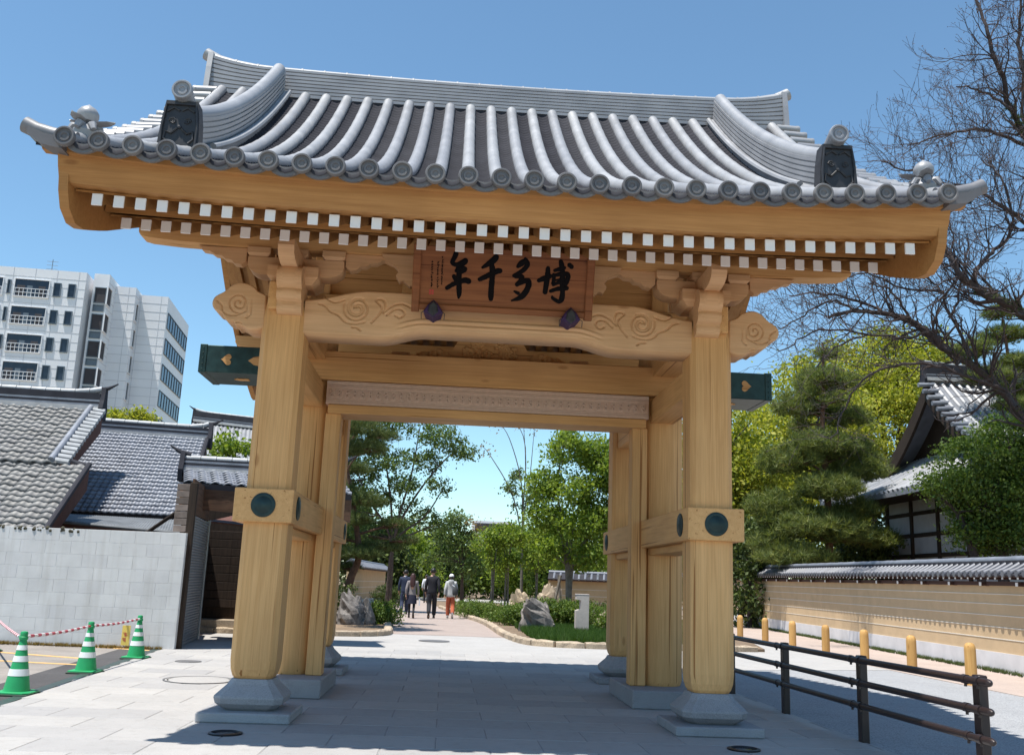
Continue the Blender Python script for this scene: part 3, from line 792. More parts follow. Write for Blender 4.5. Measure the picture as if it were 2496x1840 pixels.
for xc, y0, y1, n in ((402, 132, 480, 12), (345, 190, 520, 9), (272, 182, 512, 10)):
    b = MB(); stp = (y1-y0)/n
    for k in range(n):
        yy0 = y0+k*stp; x_ = xc-k*1.2
        for j in range(4):
            xa, ya = x_+rng.uniform(-13, 4), yy0+rng.uniform(.05, .7)*stp
            if j % 2: brush(b, [(xa, ya, 5), (xa+rng.uniform(8, 18), ya-rng.uniform(0, 4), 6)], .002, False)
            else: brush(b, [(x_+rng.uniform(-6, 8), ya, 6), (x_+rng.uniform(-8, 6), ya+stp*rng.uniform(.3, .6), 4)], .002, False)
    b.o('small_inscription', INK, PL, True)
c_ = unpl(262, 568); 
b = MB()
for du, dv in ((-.013, -.013), (.013, -.013), (-.013, .013), (.013, .013)): slab(b, c_[0]+du-.011, c_[0]+du+.011, c_[1]+dv-.011, c_[1]+dv+.011, -.001, .003, .002)
b.o('red_seal', RED, PL)
for sx in (-1, 1):
    c = (sx*.70, -.20, 4.03)
    t = empty('plaque_cushion', c, 'purple and charcoal brocade cushion bracket under the signboard', 'cushion', 'cushion brackets under the signboard')
    def tri(b, q, d): 
        b.prism([(c[0]+x, c[2]+z) for x, z in q], 'y', c[1]-d, c[1]+.30)
    b = MB(); b.rings([[(c[0]+x*f, y, c[2]+z*f) for x, z in ((0, .10), (.055, .045), (.10, -.03), (.055, -.05), (0, -.085), (-.055, -.05), (-.10, -.03), (-.055, .045))] for y, f in ((c[1]-.02, .8), (c[1], 1), (c[1]+.29, .8))]); b.o('cushion_side', PURPLE, t)
    b = MB(); b.rings([[(c[0]+x*f, y, c[2]+z*f) for x, z in ((0, .08), (.04, .035), (.05, -.035), (0, -.078), (-.05, -.035), (-.04, .035))] for y, f in ((c[1]-.045, .75), (c[1]-.018, 1.05))]); b.o('cushion_front', CHAR, t)
    for s2 in (-1, 1):
        b = MB(); b.tube([(c[0]+s2*.10, c[1], c[2]-.03), (c[0]+s2*.118, c[1]-.01, c[2]-.05), (c[0]+s2*.115, c[1], c[2]-.11)], .004, 5); b.o('cord', CHAR, t)

# ============================================================ THE GROUND
def sheet(name, poly, z, mat, thick=.25, kind='structure', n=None):
    b = MB(); b.prism(poly, 'z', z-thick, z); o = b.o(name, mat); return tag(o, kind=kind)
def edgeX(y): return -4.66-.083*y
sheet('ground', [(-400, -60), (400, -60), (400, 700), (-400, 700)], -.06, EARTH)
plaza = sheet('plaza', [(edgeX(-14), -14), (3.66, -14), (3.66, 7.6), (9.2, 9.6), (9.2, 30), (2.2, 30), (2.2, 15.9), (-2.2, 15.9), (-2.2, 30), (-7.2, 30), (-7.2, 13), (edgeX(13), 13)], -.008, PAVE)
road = sheet('road', [(3.66, -14), (8.15, -14), (8.6, 60), (3.66, 60)], -.014, ROADG)
pav = sheet('pavement', [(8.15, -14), (10.1, -14), (18.0, 70), (8.6, 70)], -.004, PINK)
path = sheet('garden_path', [(-2.0, 15.9), (1.25, 15.9), (1.05, 23.8), (-.55, 42), (-3.2, 75), (-8.5, 75), (-5.6, 58), (-2.15, 21)], -.002, PINK)
sheet('side_street', [(-40, 62), (40, 62), (40, 72), (-40, 72)], .002, PAVE)
park = sheet('parking_lot', [(-30, -14), (edgeX(-14)-.68, -14), (edgeX(8.2)-.68, 8.2), (-5.4, 8.9), (-30, 9.2)], -.016, ASPH)
strip_ = sheet('asphalt_strip', [(edgeX(-14)-.69, -14), (edgeX(-14)-.14, -14), (edgeX(8.4)-.14, 8.4), (edgeX(8.4)-.69, 8.4)], -.012, ASPD)
GUT = m_plain('gutter_steel', (.05, .075, .07), .5, .3)
b = MB(); b.prism([(edgeX(-14)-.14, -14), (edgeX(-14)-.01, -14), (edgeX(9)-.01, 9), (edgeX(9)-.14, 9)], 'z', -.2, -.004); tag(b.o('gutter', GUT), kind='structure')
# paving slabs, one by one near the gate
MORTAR = m_plain('joint_mortar', (.27, .265, .26), .95, 0, .3, 8)
tag(MB().prism([(edgeX(-2.9)+.06, -2.95), (3.64, -2.95), (3.64, 9.95), (edgeX(9.95)+.06, 9.95)], 'z', -.05, -.004).o('slab_bed', MORTAR, plaza), kind='structure')
slabm = MB().cbox(-.445, .445, -.295, .295, -.12, 0, .004).mesh('paving_slab'); slabm.materials.append(PAVE)
for j in range(-5, 17):
    y = .30+j*.6; off = .45 if j % 2 else 0
    for i in range(-7, 6):
        x = off+i*.9
        xl, xr = max(x-.45, edgeX(y+.3)+.03), min(x+.45, 3.65)
        if xr-xl < .12: continue
        me_ = slabm
        if xr-xl < .899:
            me_ = MB().cbox(xl-x+.005, xr-x-.005, -.295, .295, -.12, 0, .004).mesh('paving_slab'); me_.materials.append(PAVE)
        o = link('paving_slab', me_, None, plaza); o.location = (x, y, rng.uniform(-.0015, .0005))
YEL = m_plain('yellow_road_paint', (.62, .38, .14), .8, 0, .2, 20)
def line(name, p, q, w, z, mat):
    p = np.array(p[:2]); q = np.array(q[:2]); d = (q-p)/np.linalg.norm(q-p); n_ = np.array([-d[1], d[0]])*w/2
    b = MB(); b.prism([tuple(p-n_), tuple(q-n_), tuple(q+n_), tuple(p+n_)], 'z', z-.01, z); return tag(b.o(name, mat), kind='structure')
def pg(x, y): return un(x, y, Z=0)
for a, c, w in (((-60, 1420), (205, 1440), .12), ((-60, 1440), (175, 1452), .12), ((60, 1404), (372, 1424), .14)):
    line('painted_line', pg(*a), pg(*c), w, -.011, YEL)
MH = m_plain('manhole_iron', (.16, .155, .155), .6, .4, .3, 30)
def manhole(c, r, mat, label, name='manhole_cover', ring=True):
    b = MB(); b.lathe([(r, -.004), (r, .004), (r*.96, .007), (r*.94, .003), (r*.9, .003)]+([(r*.88, .006), (r*.2, .006)] if ring else [])+[(.001, .006)], (0, 0, 0), 36)
    o = b.o(name, mat); o.location = (c[0], c[1], .002); return tag(o, label, 'manhole')
manhole(pg(436, 1488), .42, PAVE, 'round stone filled manhole cover beside the left stone base of the gate')
b = MB(); b.lathe([(.445, -.003), (.445, .002), (.425, .002), (.425, -.003)], (0, 0, 0), 40); o = b.o('manhole_ring', MH); o.location = (*pg(436, 1488)[:2], .008); tag(o, 'thin dark iron ring around a stone manhole cover', 'manhole ring')
manhole(pg(412, 1447), .2, MH, 'small iron manhole cover on the paving near the concrete wall')
manhole(pg(950, 1402), .36, MH, 'round iron manhole cover on the bright paving before the garden path')
for p, lb in (((493, 1605), 'round sunken ground light in front of the gate near the parking lot'), ((1628, 1640), 'round sunken ground light in front of the gate near the railing')):
    c = pg(*p); t = empty('ground_light', (c[0], c[1], 0), lb, 'ground light')
    b = MB(); b.lathe([(.145, -.05), (.145, .012), (.12, .018), (.115, .006), (.112, -.05)], (c[0], c[1], 0), 32); b.o('rim', LIGHTRIM, t, True)
    b = MB(); b.lathe([(.111, -.05), (.111, .004), (.06, .009), (.001, .010)], (c[0], c[1], 0), 32); b.o('lens', m_plain('dark_glass', (.012, .008, .02), .12), t, True)

# ============================================================ CONES AND BARS
CGRN = m_plain('cone_green', (.012, .30, .10), .5, 0, .15, 5); CWHT = m_plain('cone_white', (.72, .74, .74), .5, 0, .06)
CRUB = m_plain('cone_rubber', (.012, .035, .02), .7)
REDB = m_plain('red_band', (.42, .04, .06), .5); WHB = m_plain('white_band', (.7, .66, .66), .5)
def cone(c, label, lean=0):
    c = np.array([c[0], c[1], -.012]); t = empty('traffic_cone', tuple(c), label, 'cone', 'green traffic cones by the parking lot')
    b = MB(); b.cbox(c[0]-.19, c[0]+.19, c[1]-.19, c[1]+.19, c[2], c[2]+.022, .006); b.o('base_weight', CRUB, t)
    b = MB(); b.rings([[(c[0]+h*x, c[1]+h*y, c[2]+z) for x, y in ((-1, -.75), (-.75, -1), (.75, -1), (1, -.75), (1, .75), (.75, 1), (-.75, 1), (-1, .75))] for z, h in ((.023, .185), (.036, .185), (.042, .165))]); b.o('skirt', CGRN, t)
    R = lambda z: .135-.1*(z-.04)/.53
    bands = [(.04, .20, CGRN), (.20, .27, CWHT), (.27, .345, CGRN), (.345, .405, CWHT), (.405, .465, CGRN), (.465, .515, CWHT), (.515, .57, CGRN)]
    for z0, z1, m_ in bands:
        dr = .003 if m_ is CWHT else 0
        b = MB(); b.lathe([(R(z0)+dr, z0), (R(z1)+dr, z1)], tuple(c), 24); b.o('white_stripe' if m_ is CWHT else 'cone_section', m_, t, True)
    b = MB(); b.lathe([(.036, .57), (.046, .575), (.046, .60), (.038, .606), (.04, .64), (.034, .655), (.015, .66)], tuple(c), 18); b.o('cone_top', CGRN, t, True)
    return c
cb = [un(35, 1517, Z=0), un(187, 1470, Z=0), un(297, 1439, Z=0)]
C1 = cone(cb[0], 'green and white striped traffic cone at the open end of the red barred row'); C2 = cone(cb[1], 'green and white striped traffic cone standing between two red and white bars')
C3 = cone(cb[2], 'green and white striped traffic cone beside the yellow notice'); C0 = cone(un(-32, 1424, Z=0), 'green traffic cone standing on the parking lot apart from the row')
def bar(p, q, label):
    p = np.array(p); q = np.array(q); t = empty('barrier_bar', tuple((p+q)/2), label, 'barrier bar', 'red and white bars between the cones')
    n = int(np.linalg.norm(q-p)/.115); L = [p+(q-p)*k/n-np.array([0, 0, .018*math.sin(PI*k/n)]) for k in range(n+1)]
    for k in range(n): MB().tube([L[k], L[k+1]], .017 if k % 2 else .0165, 8).o('red_section' if k % 2 else 'white_section', REDB if k % 2 else WHB, t, True)
tp = lambda c: np.array([c[0], c[1], .59])
bar(tp(C1)+[.0, .05, 0], tp(C2)-[0, .05, 0], 'red and white bar between the first two cones'); bar(tp(C2)+[0, .05, 0], tp(C3)-[0, .05, 0], 'red and white bar with the yellow notice hanging from it')
bar(tp(C1)+[-.05, 0, 0], tp(C0)+[.0, 0, 0], 'red and white bar running from the lone cone across the parking lot')
nt_ = un(275, 1392, Y=(C2[1]*.3+C3[1]*.7)); sg = empty('notice', (nt_[0], nt_[1], nt_[2]-.13), 'small yellow notice with red characters hanging from a barrier bar', 'notice')
YS = m_plain('notice_yellow', (.75, .55, .12), .6)
MB().cbox(nt_[0]-.06, nt_[0]+.06, nt_[1]-.004, nt_[1]+.004, nt_[2]-.13, nt_[2]+.16, .001).o('board', YS, sg)
b = MB()
for r in range(2):
    for k in range(5):
        x0 = nt_[0]-.045+rng.uniform(0, .03); z0 = nt_[2]+.05-r*.075-k*.011
        b.box(x0, x0+rng.uniform(.03, .06), nt_[1]-.006, nt_[1]-.0045, z0, z0+.006)
    b.box(nt_[0]-.004, nt_[0]+.004, nt_[1]-.0063, nt_[1]-.0046, nt_[2]-r*.075-.002, nt_[2]+.056-r*.075)
b.o('red_characters', RED, sg)

# ============================================================ RAILING
def railing():
    P = [np.array([3.80, -4.1]), np.array([3.72, -2.1]), np.array([3.64, -.12]), np.array([3.59, 1.9]), np.array([3.55, 3.92]), np.array([3.51, 5.94])]
    P = P[1:]
    t = empty('railing', (3.62, 0, 0), 'dark brown steel pedestrian railing with three round rails', 'railing')
    for p in P:
        b = MB(); b.cbox(p[0]-.036, p[0]+.036, p[1]-.055, p[1]+.055, -.02, .795, .008); o = b.o('post', IRON, t)
        for z in (.755, .545, .335):
            for dy in (-.09, .09):
                b = MB(); b.tube([(p[0]-.066, p[1]+dy-.03, z), (p[0]-.066, p[1]+dy+.03, z)], .036, 12); b.lathe([(.012, -.055), (.012, -.02)], (p[0]-.066, p[1]+dy, z), 8); b.o('clamp', IRON, o, True)
            b = MB(); b.cbox(p[0]-.07, p[0]-.03, p[1]-.05, p[1]+.05, z-.022, z+.022, .004); b.o('bracket', IRON, o)
    for z in (.755, .545, .335):
        d0 = (P[0]-P[1])/np.linalg.norm(P[0]-P[1]); e = P[0]+d0*.24
        pth = [(e[0]-.066, e[1]-.02, z), (e[0]-.066, e[1], z), (e[0]-.066, e[1]+.02, z)]+[(p[0]-.066, p[1], z) for p in P]+[(P[-1][0]-.07, P[-1][1]+.2, z)]
        b = MB(); b.tube(pth, [.012, .026, .03]+[.03]*(len(P)+1), 12); b.o('rail', IRON, t, True)
railing()
# ============================================================ BOLLARDS
for k, px in enumerate(((1620, 1395), (1675, 1405), (1735, 1415), (1808, 1432), (1893, 1445), (1997, 1470), (2127, 1498))):
    c = un(*px, Z=0); y = (20.43, 18.2, 15.9, 13.5, 11.2, 8.85, 6.5)[k]
    x = un(px[0], px[1], Y=y)[0]
    b = MB(); b.lathe([(.092, -.02), (.092, .56), (.088, .61), (.07, .655), (.04, .675), (.001, .68)], (0, 0, 0), 24)
    t = b.o('bollard', W_BOL, None, True); t.location = (x, y, .0); tag(t, 'round topped yellow wooden bollard in the row along the plastered wall', 'bollard', 'wooden bollards along the plastered wall')

# ============================================================ PLASTERED BOUNDARY WALL (right)
TILE_W = m_tile('wall_roof_tile', (.13, .135, .155), .42, .3, .05)
OCH = m_plain('ochre_plaster', (.55, .40, .24), .9, 0, .10, 2.5); WPL = m_plain('white_plaster', (.62, .61, .62), .9, 0, .12, 2); LINEW = m_plain('white_line', (.72, .68, .60), .8, 0, .05)
EAVE = m_plain('dark_eave_wood', (.055, .022, .018), .7)
WA = np.array([10.42, 4.5]); WBp = np.array([13.05, 36.]); wd = (WBp-WA)/np.linalg.norm(WBp-WA); wnv = np.array([-wd[1], wd[0]])   # towards the road (-x)
WL = 44.0
def WP(s, n, z): p = WA+wd*s+wnv*n; return (p[0], p[1], z*(1+.0052*s))
wall = empty('plaster_wall', WP(15, 0, 0), 'long ochre plastered boundary wall with five white lines and tiled roof', 'wall')
def wbox(name, mat, s0, s1, n0, n1, z0, z1, par=wall, seg=1):
    b = MB(); b.rings([[WP(s, n0, z0), WP(s, n1, z0), WP(s, n1, z1), WP(s, n0, z1)] for s in np.linspace(s0, s1, seg+1)]); return b.o(name, mat, par)
wbox('stone_footing', WPL, 0, WL, -.19, .19, -.05, .37); wbox('plaster_body', OCH, 0, WL, -.17, .17, .37, 1.70)
for z in (.62, .84, 1.06, 1.28, 1.47): wbox('white_line', LINEW, 0, WL, .168, .178, z, z+.016)
wbox('eave_beam', EAVE, 0, WL, -.22, .24, 1.64, 1.72); wbox('eave_board', EAVE, 0, WL, -.42, .42, 1.795, 1.815)
b = MB(); b.rings([[WP(s, .44, 1.84), WP(s, 0, 2.04), WP(s, -.44, 1.84), WP(s, -.44, 1.815), WP(s, .44, 1.815)] for s in (0, WL)]); b.o('roof_bed', TILE_D, wall)
wbox('ridge_stack', TILE_D, 0, WL, -.13, .13, 1.98, 2.12)
b = MB(); b.tube([WP(s, 0, 2.13) for s in np.linspace(0, WL, 90)], [.085 if k % 2 else .079 for k in range(90)], 12); b.o('ridge_cap', TILE_B, wall, True)
rm = MB(); rm.tube([(0, -.44, .02), (0, -.30, .085), (0, -.1, .205)], [.062, .055, .055], 10); rm.lathe([(.068, -.46), (.068, -.43), (.05, -.43)], (0, 0, .014), 14, 'y'); rm = rm.mesh('cover_tile', True); rm.materials.append(TILE_W)
kend = MB().cbox(-.03, .03, -.40, -.10, -.035, .0, .003).mesh('rafter'); kend.materials.append(EAVE)
kcap = MB().cbox(-.031, .031, -.408, -.398, -.037, .002, .002).mesh('painted_end'); kcap.materials.append(WHITE)
ang = math.atan2(wd[1], wd[0])+PI     # local -y faces the road
k = 0
for s in np.arange(.4, WL, .27):
    p = WP(s, 0, 1.845); o = link('cover_tile', rm, None, wall); o.location = p; o.rotation_euler = (0, 0, ang)
for s in np.arange(.4, WL, .30):
    p = WP(s, 0, 1.79); o = link('rafter', kend, None, wall); o.location = p; o.rotation_euler = (0, 0, ang)
    e = bpy.data.objects.new('painted_end', kcap); col.objects.link(e); e.parent = o
bk = MB().cbox(-.045, .045, -.33, -.1, -.07, .0, .004).mesh('eave_bracket'); bk.materials.append(EAVE)
bkc = MB().cbox(-.047, .047, -.338, -.329, -.072, .002, .002).mesh('painted_end'); bkc.materials.append(WHITE)
for s in np.arange(.9, WL, 1.5):
    p = WP(s, 0, 1.70); o = link('eave_bracket', bk, None, wall); o.location = p; o.rotation_euler = (0, 0, ang)
    e = bpy.data.objects.new('painted_end', bkc); col.objects.link(e); e.parent = o
# far garden walls along the path
def garden_wall(p, q, h, label, name='garden_wall'):
    p = np.array(p); q = np.array(q); d = (q-p)/np.linalg.norm(q-p); n_ = np.array([-d[1], d[0]]); L = np.linalg.norm(q-p)
    t = empty(name, (*((p+q)/2), 0), label, 'wall')
    def wb(nm, m_, n0, n1, z0, z1, top=None):
        b = MB(); b.rings([[(*(r+n_*n0), z0), (*(r+n_*n1), z0), (*(r+n_*(n1 if top is None else top)), z1), (*(r+n_*(n0 if top is None else -top)), z1)] for r in (p, q)]); return b.o(nm, m_, t)
    wb('footing', WPL, -.2, .2, -.05, .3); wb('plaster_body', OCH, -.17, .17, .3, h-.45)
    for z in (.6, .9, 1.2): wb('white_line', LINEW, -.178, .178, z, z+.02)
    wb('eave_board', EAVE, -.5, .5, h-.45, h-.38); wb('roof_bed', TILE_D, -.52, .52, h-.38, h-.1, .12)
    b = MB(); b.tube([(*p, h-.06), (*q, h-.06)], .09, 10); b.o('ridge_cap', TILE_B, t, True)
    for s in np.arange(.2, L, .3):
        for sg_ in (-1, 1):
            r = p+d*s; b = MB(); b.tube([(*(r+n_*sg_*.54), h-.375), (*(r+n_*sg_*.1), h-.1)], .055, 6); b.o('cover_tile', TILE_B, t, True)
garden_wall((-5.0, 38.0), (-4.3, 52.0), 2.25, 'short ochre garden wall with tiled top on the pine side of the path')
garden_wall((9.2, 37.0), (4.6, 37.9), 2.05, 'ochre garden wall with tiled top behind the bushy maple')

# ============================================================ KERBS AND GARDEN BEDS
def kerb_line(name, pts, label, w=.22, h=.13):
    P = smooth_poly(np.array(pts, float), 14); seg = np.r_[0, np.cumsum(np.linalg.norm(np.diff(P, axis=0), axis=1))]
    t = empty(name, (*P[len(P)//2], 0), label, 'kerb'); s = 0
    while s < seg[-1]-.2:
        L = rng.uniform(.42, .75); a = np.array([np.interp(s, seg, P[:, i]) for i in (0, 1)]); e = np.array([np.interp(min(s+L, seg[-1]), seg, P[:, i]) for i in (0, 1)])
        d = (e-a)/(np.linalg.norm(e-a)+1e-9); n_ = np.array([-d[1], d[0]]); a = a+d*.008; e = e-d*.008
        rg = []
        for f in np.linspace(0, 1, 5):
            c = a+(e-a)*f; e_ = .018 if f in (0, 1) else 0; r = lambda: rng.uniform(-.014, .014)
            rg.append([(*(c-n_*(w/2-e_+r())), -.03), (*(c-n_*(w/2-e_+r())), h*.75), (*(c-n_*(w*.34+r())), h-e_+r()), (*(c+n_*(w*.3+r())), h-e_+r()), (*(c+n_*(w/2-e_+r())), h*.72), (*(c+n_*(w/2-e_)), -.03)])
        MB().rings(rg).o('kerb_stone', KERB, t); s += L
KR = [(-.60, 41.6), (.30, 31), (.98, 23.8), (1.17, 17.5), (1.28, 15.6), (1.52, 13.6), (1.95, 12.85), (3.0, 12.7), (4.6, 13.0), (7.2, 13.7)]
KL = [(-8.6, 13.4), (-5.2, 13.75), (-3.05, 14.1), (-2.15, 14.55), (-1.82, 15.6), (-1.95, 18.0), (-2.2, 22), (-2.9, 33), (-4.4, 50)]
kerb_line('path_kerb', KR, 'rough tan kerb stones bordering the bed with the marker stone'); kerb_line('path_kerb', KL, 'rough tan kerb stones curving round the bed with the pine')
sheet('planting_bed', [(x+.05, y) for x, y in KR]+[(8.6, 20), (8.6, 42)], .055, EARTH, .1)
sheet('planting_bed', [(x-.05, y) for x, y in KL]+[(-9, 50), (-12, 30)], .055, EARTH, .1)

# ============================================================ ROCKS AND STONE MARKER
def rock(c, dims, label, seed, pw=1.0, mat=ROCK):
    r = np.random.default_rng(seed); nu, nv = 22, 14; V = []
    ph = r.uniform(0, 6.28, (10,)); fq = r.uniform(1.2, 4.2, (10, 3)); am = r.uniform(.03, .10, 10)
    cuts = [(v/np.linalg.norm(v), r.uniform(.72, .92) if pw == 1 else r.uniform(.95, 1.2)) for v in r.normal(size=(9, 3))]
    for i in range(nv+1):
        th = PI*i/nv*.62
        for k in range(nu):
            a = 2*PI*k/nu; d = np.array([math.sin(th)*math.cos(a), math.sin(th)*math.sin(a), math.cos(th)])
            if i == nv: d[2] = -.25
            m_ = 1+sum(am[j]*math.sin(fq[j]@d*3+ph[j]) for j in range(10))
            p = np.sign(d)*np.abs(d)**pw*m_
            for n_, t in cuts:
                q = p@n_
                if q > t: p = p-n_*(q-t)*.85
            zz = max(-.15, p[2]); V.append((c[0]+p[0]*dims[0]/2, c[1]+p[1]*dims[1]/2, c[2]+zz*dims[2]))
    F = [(i*nu+k, i*nu+(k+1) % nu, (i+1)*nu+(k+1) % nu, (i+1)*nu+k) for i in range(nv) for k in range(nu)]
    b = MB(); b.add(V, F); b.add([V[-nu+k] for k in range(nu)], [tuple(range(nu))])
    o = b.o('garden_rock', mat); return tag(o, label, 'rock')
rock((-3.08, 18.8, .06), (.80, .7, .92), 'upright pointed garden rock with pale streaks beside the pine', 3)
rock((-2.66, 19.2, .06), (.5, .5, .80), 'dark low rock leaning against the pointed garden rock', 5)
rock((2.25, 18.7, .06), (.92, .6, .80), 'blocky pale garden rock with a dark hollow beside the azaleas', 11, .45)
rock((4.6, 19.9, .06), (1.0, .8, .7), 'tan garden rock behind the stone marker', 21, mat=KERB)
rock((-2.25, 21.5, .06), (.5, .4, .35), 'small grey rock on the bed edge past the pine', 31)
rock((2.9, 33, .06), (1.2, 1, .9), 'tan boulder beside the far path', 41, mat=KERB); rock((4.2, 34, .06), (1.4, 1, 1.1), 'pale boulder beside the leaning stakes', 43, mat=KERB)
c = un(1272, 1388, Z=.05); t = empty('stone_marker', (c[0], c[1], .05), 'pale granite marker post with a notch cut in its side', 'marker')
x, y = c[0], c[1]
b = MB(); b.prism([(x-.18, .05), (x+.18, .05), (x+.18, 1.12), (x-.17, 1.12), (x-.17, 1.0), (x-.05, .98), (x-.05, .74), (x-.18, .70)], 'y', y-.16, y+.16); b.o('shaft', MARK, t)
b = MB(); b.cbox(x-.185, x+.185, y-.165, y+.165, 1.121, 1.15, .008); b.o('cap', MARK, t)

# ============================================================ CONCRETE BLOCK WALL, SHUTTER, SHED (left)
def m_streaked(name, c):
    m, nt, b, o = newmat(name)
    n1 = noise(nt, coords(nt), 2.2, 6); r1 = ramp(nt, n1.outputs[0], [(.3, tuple(x*.90 for x in c)), (.7, tuple(x*1.06 for x in c))])
    n2 = noise(nt, coords(nt, (5, 5, .35)), 1.6, 5, .6); r2 = ramp(nt, n2.outputs[0], [(.34, (.88, .87, .85)), (.5, (1, 1, 1))])
    n3 = noise(nt, coords(nt), 14, 4, .7); r3 = ramp(nt, n3.outputs[0], [(.26, (.62, .60, .56)), (.34, (1, 1, 1))])
    inf = nt.nodes.new('ShaderNodeObjectInfo'); r4 = ramp(nt, inf.outputs['Random'], [(0, (.95, .95, .955)), (1, (1.03, 1.03, 1.02))])
    c_ = mix(nt, .8, r1.outputs[0], r2.outputs[0], 'MULTIPLY'); c_ = mix(nt, .7, c_, r3.outputs[0], 'MULTIPLY'); c_ = mix(nt, 1., c_, r4.outputs[0], 'MULTIPLY')
    nt.links.new(c_, b.inputs['Base Color']); b.inputs['Roughness'].default_value = .85; bump(nt, n3.outputs[0], b, .15, .006)
    MATS[name] = m; return m
BLK = m_streaked('painted_block', (.62, .62, .62)); MOSS = m_plain('dry_moss', (.06, .055, .035), .95, 0, .4, 30)
A_ = np.array([-5.14, 8.42]); B_ = np.array([-10.6, 8.62]); bd = (B_-A_)/np.linalg.norm(B_-A_); bn = np.array([-bd[1], bd[0]])
if bn[1] > 0: bn = -bn
bw = empty('block_wall', (*((A_+B_)/2), 0), 'white painted concrete block wall beside the parking lot', 'wall')
ba = math.atan2(bd[1], bd[0])
blk = MB().cbox(.0012, .4488, -.07, .07, .0012, .2238, .0035).mesh('concrete_block'); blk.materials.append(BLK)
half = MB().cbox(.0012, .2238, -.07, .07, .0012, .2238, .0035).mesh('concrete_block'); half.materials.append(BLK)
for r in range(9):
    x = 0.; k = 0
    while x < 5.8:
        me_ = half if (r % 2 and k == 0) else blk; p = A_+bd*x
        o = link('concrete_block', me_, None, bw); o.location = (p[0], p[1], r*.225-.0); o.rotation_euler = (0, 0, ba)
        x += .225 if me_ is half else .45; k += 1
b = MB(); b.rings([[(*(A_+bd*s+bn*n_), z) for n_, z in ((-.066, 0), (.066, 0), (.066, 2.02), (-.066, 2.02))] for s in (.01, 5.8)]); b.o('mortar_core', BLK, bw)
b = MB()
for k in range(120):
    s = rng.uniform(1.9, 5.6); c = A_+bd*s+bn*.05; rr = rng.uniform(.012, .035); b.lathe([(rr, -rr), (rr*1.3, 0), (rr*.5, rr)], (c[0], c[1], 2.03-rng.uniform(0, .05)), 6)
tag(b.o('dry_moss', MOSS, bw), kind='stuff')
CORR = m_plain('grey_corrugated_sheet', (.17, .18, .19), .55, .2, .3, 3); RUST = m_plain('rust_brown_board', (.11, .04, .025), .8, 0, .3, 8)
SH = m_plain('shutter_steel', (.24, .24, .25), .5, .3, .15, 3)
shed = empty('storage_shed', (-5.6, 11.2, 0), 'old dark wooden shed with a grey roller shutter and tiled roof', 'shed')
S0 = np.array([-5.12, 8.47]); S1 = np.array([-5.48, 11.25]); sdv = (S1-S0)/np.linalg.norm(S1-S0); sl = np.linalg.norm(S1-S0); sa = math.atan2(sdv[1], sdv[0])
shut = MB().o if False else None
fr = MB(); fr.rings([[(*(S0+sdv*s+np.array([.0, 0])+np.array([dx, 0])), z) for dx, z in ((-.05, 0), (.0, 0), (.0, 2.38), (-.05, 2.38))] for s in (.05, sl)]); sh_o = fr.o('roller_shutter', SH, shed)
slat = MB(); slat.rings([[(s, -y, z) for y, z in ((0, .002), (.018, .006), (.026, .024), (.018, .042), (0, .05))] for s in (.08, sl-.03)]); slat = slat.mesh('slat'); slat.materials.append(SH)
for k in range(46):
    o = link('slat', slat, None, sh_o); o.location = (S0[0], S0[1], .03+k*.051); o.rotation_euler = (0, 0, sa)
b = MB(); b.cbox(S1[0]-.04, S1[0]+.05, S1[1]-.02, S1[1]+.05, 0, 2.42, .005); b.o('shutter_rail', m_plain('pale_steel', (.35, .37, .38), .4, .5), shed)
b = MB(); b.cbox(S0[0]-.07, S0[0]+.06, S0[1]-.02, S0[1]+.07, 0, 2.95, .006); b.o('corner_post', W_DARK, shed)
for k in range(7):
    b = MB(); b.cbox(S0[0]-.30, S0[0]-.07, S0[1]-.02, S0[1]+.03, 2.05+k*.125, 2.165+k*.125, .006); b.o('end_board', m_plain('grey_board%d' % k, tuple(np.array((.20, .16, .14))*rng.uniform(.6, 1.3)), .9, 0, .25, 9), shed)
for k in range(6):
    b = MB(); b.rings([[(*(S0+sdv*s+np.array([dx, 0])), z) for dx, z in ((-.04, 2.40+k*.105), (.0, 2.40+k*.105), (.0, 2.50+k*.105), (-.04, 2.50+k*.105))] for s in (.02, sl)]); b.o('wall_board', W_OLD, shed)
b = MB(); b.box(-6.8, -4.05, 14.4, 14.5, .25, 3.0); b.o('back_wall', W_DARK, shed)
for k in range(9):
    b = MB(); b.cbox(-6.75, -4.05, 14.36, 14.395, .55+k*.2, .735+k*.2, .004); b.o('plank', W_DARK, shed)
b = MB(); b.box(-6.8, -4.05, 13.7, 14.4, -.05, .28); b.o('concrete_step', KERB, shed)
b = MB(); b.tube([(-5.35, 14.2, 1.9), (-4.5, 14.2, 1.2)], .04, 6); b.o('brace', RUST, shed)
b = MB(); b.tube([(-5.05, 14.0, .3), (-5.0, 14.1, 1.0)], .012, 6); b.o('leaning_rod', m_plain('pale_rod', (.4, .35, .28), .7), shed)
b = MB(); b.rings([[(x, 11.4, 2.38+dz), (x, 14.5, 2.75+dz), (x, 14.5, 2.78+dz), (x, 11.4, 2.41+dz)] for x, dz in ((-5.5, 0), (-4.05, -.1))]); b.o('shed_ceiling', RUST, shed)
b = MB(); b.box(-4.05, -3.95, 11.3, 14.5, 0, 2.4); b.o('side_wall', W_OLD, shed)

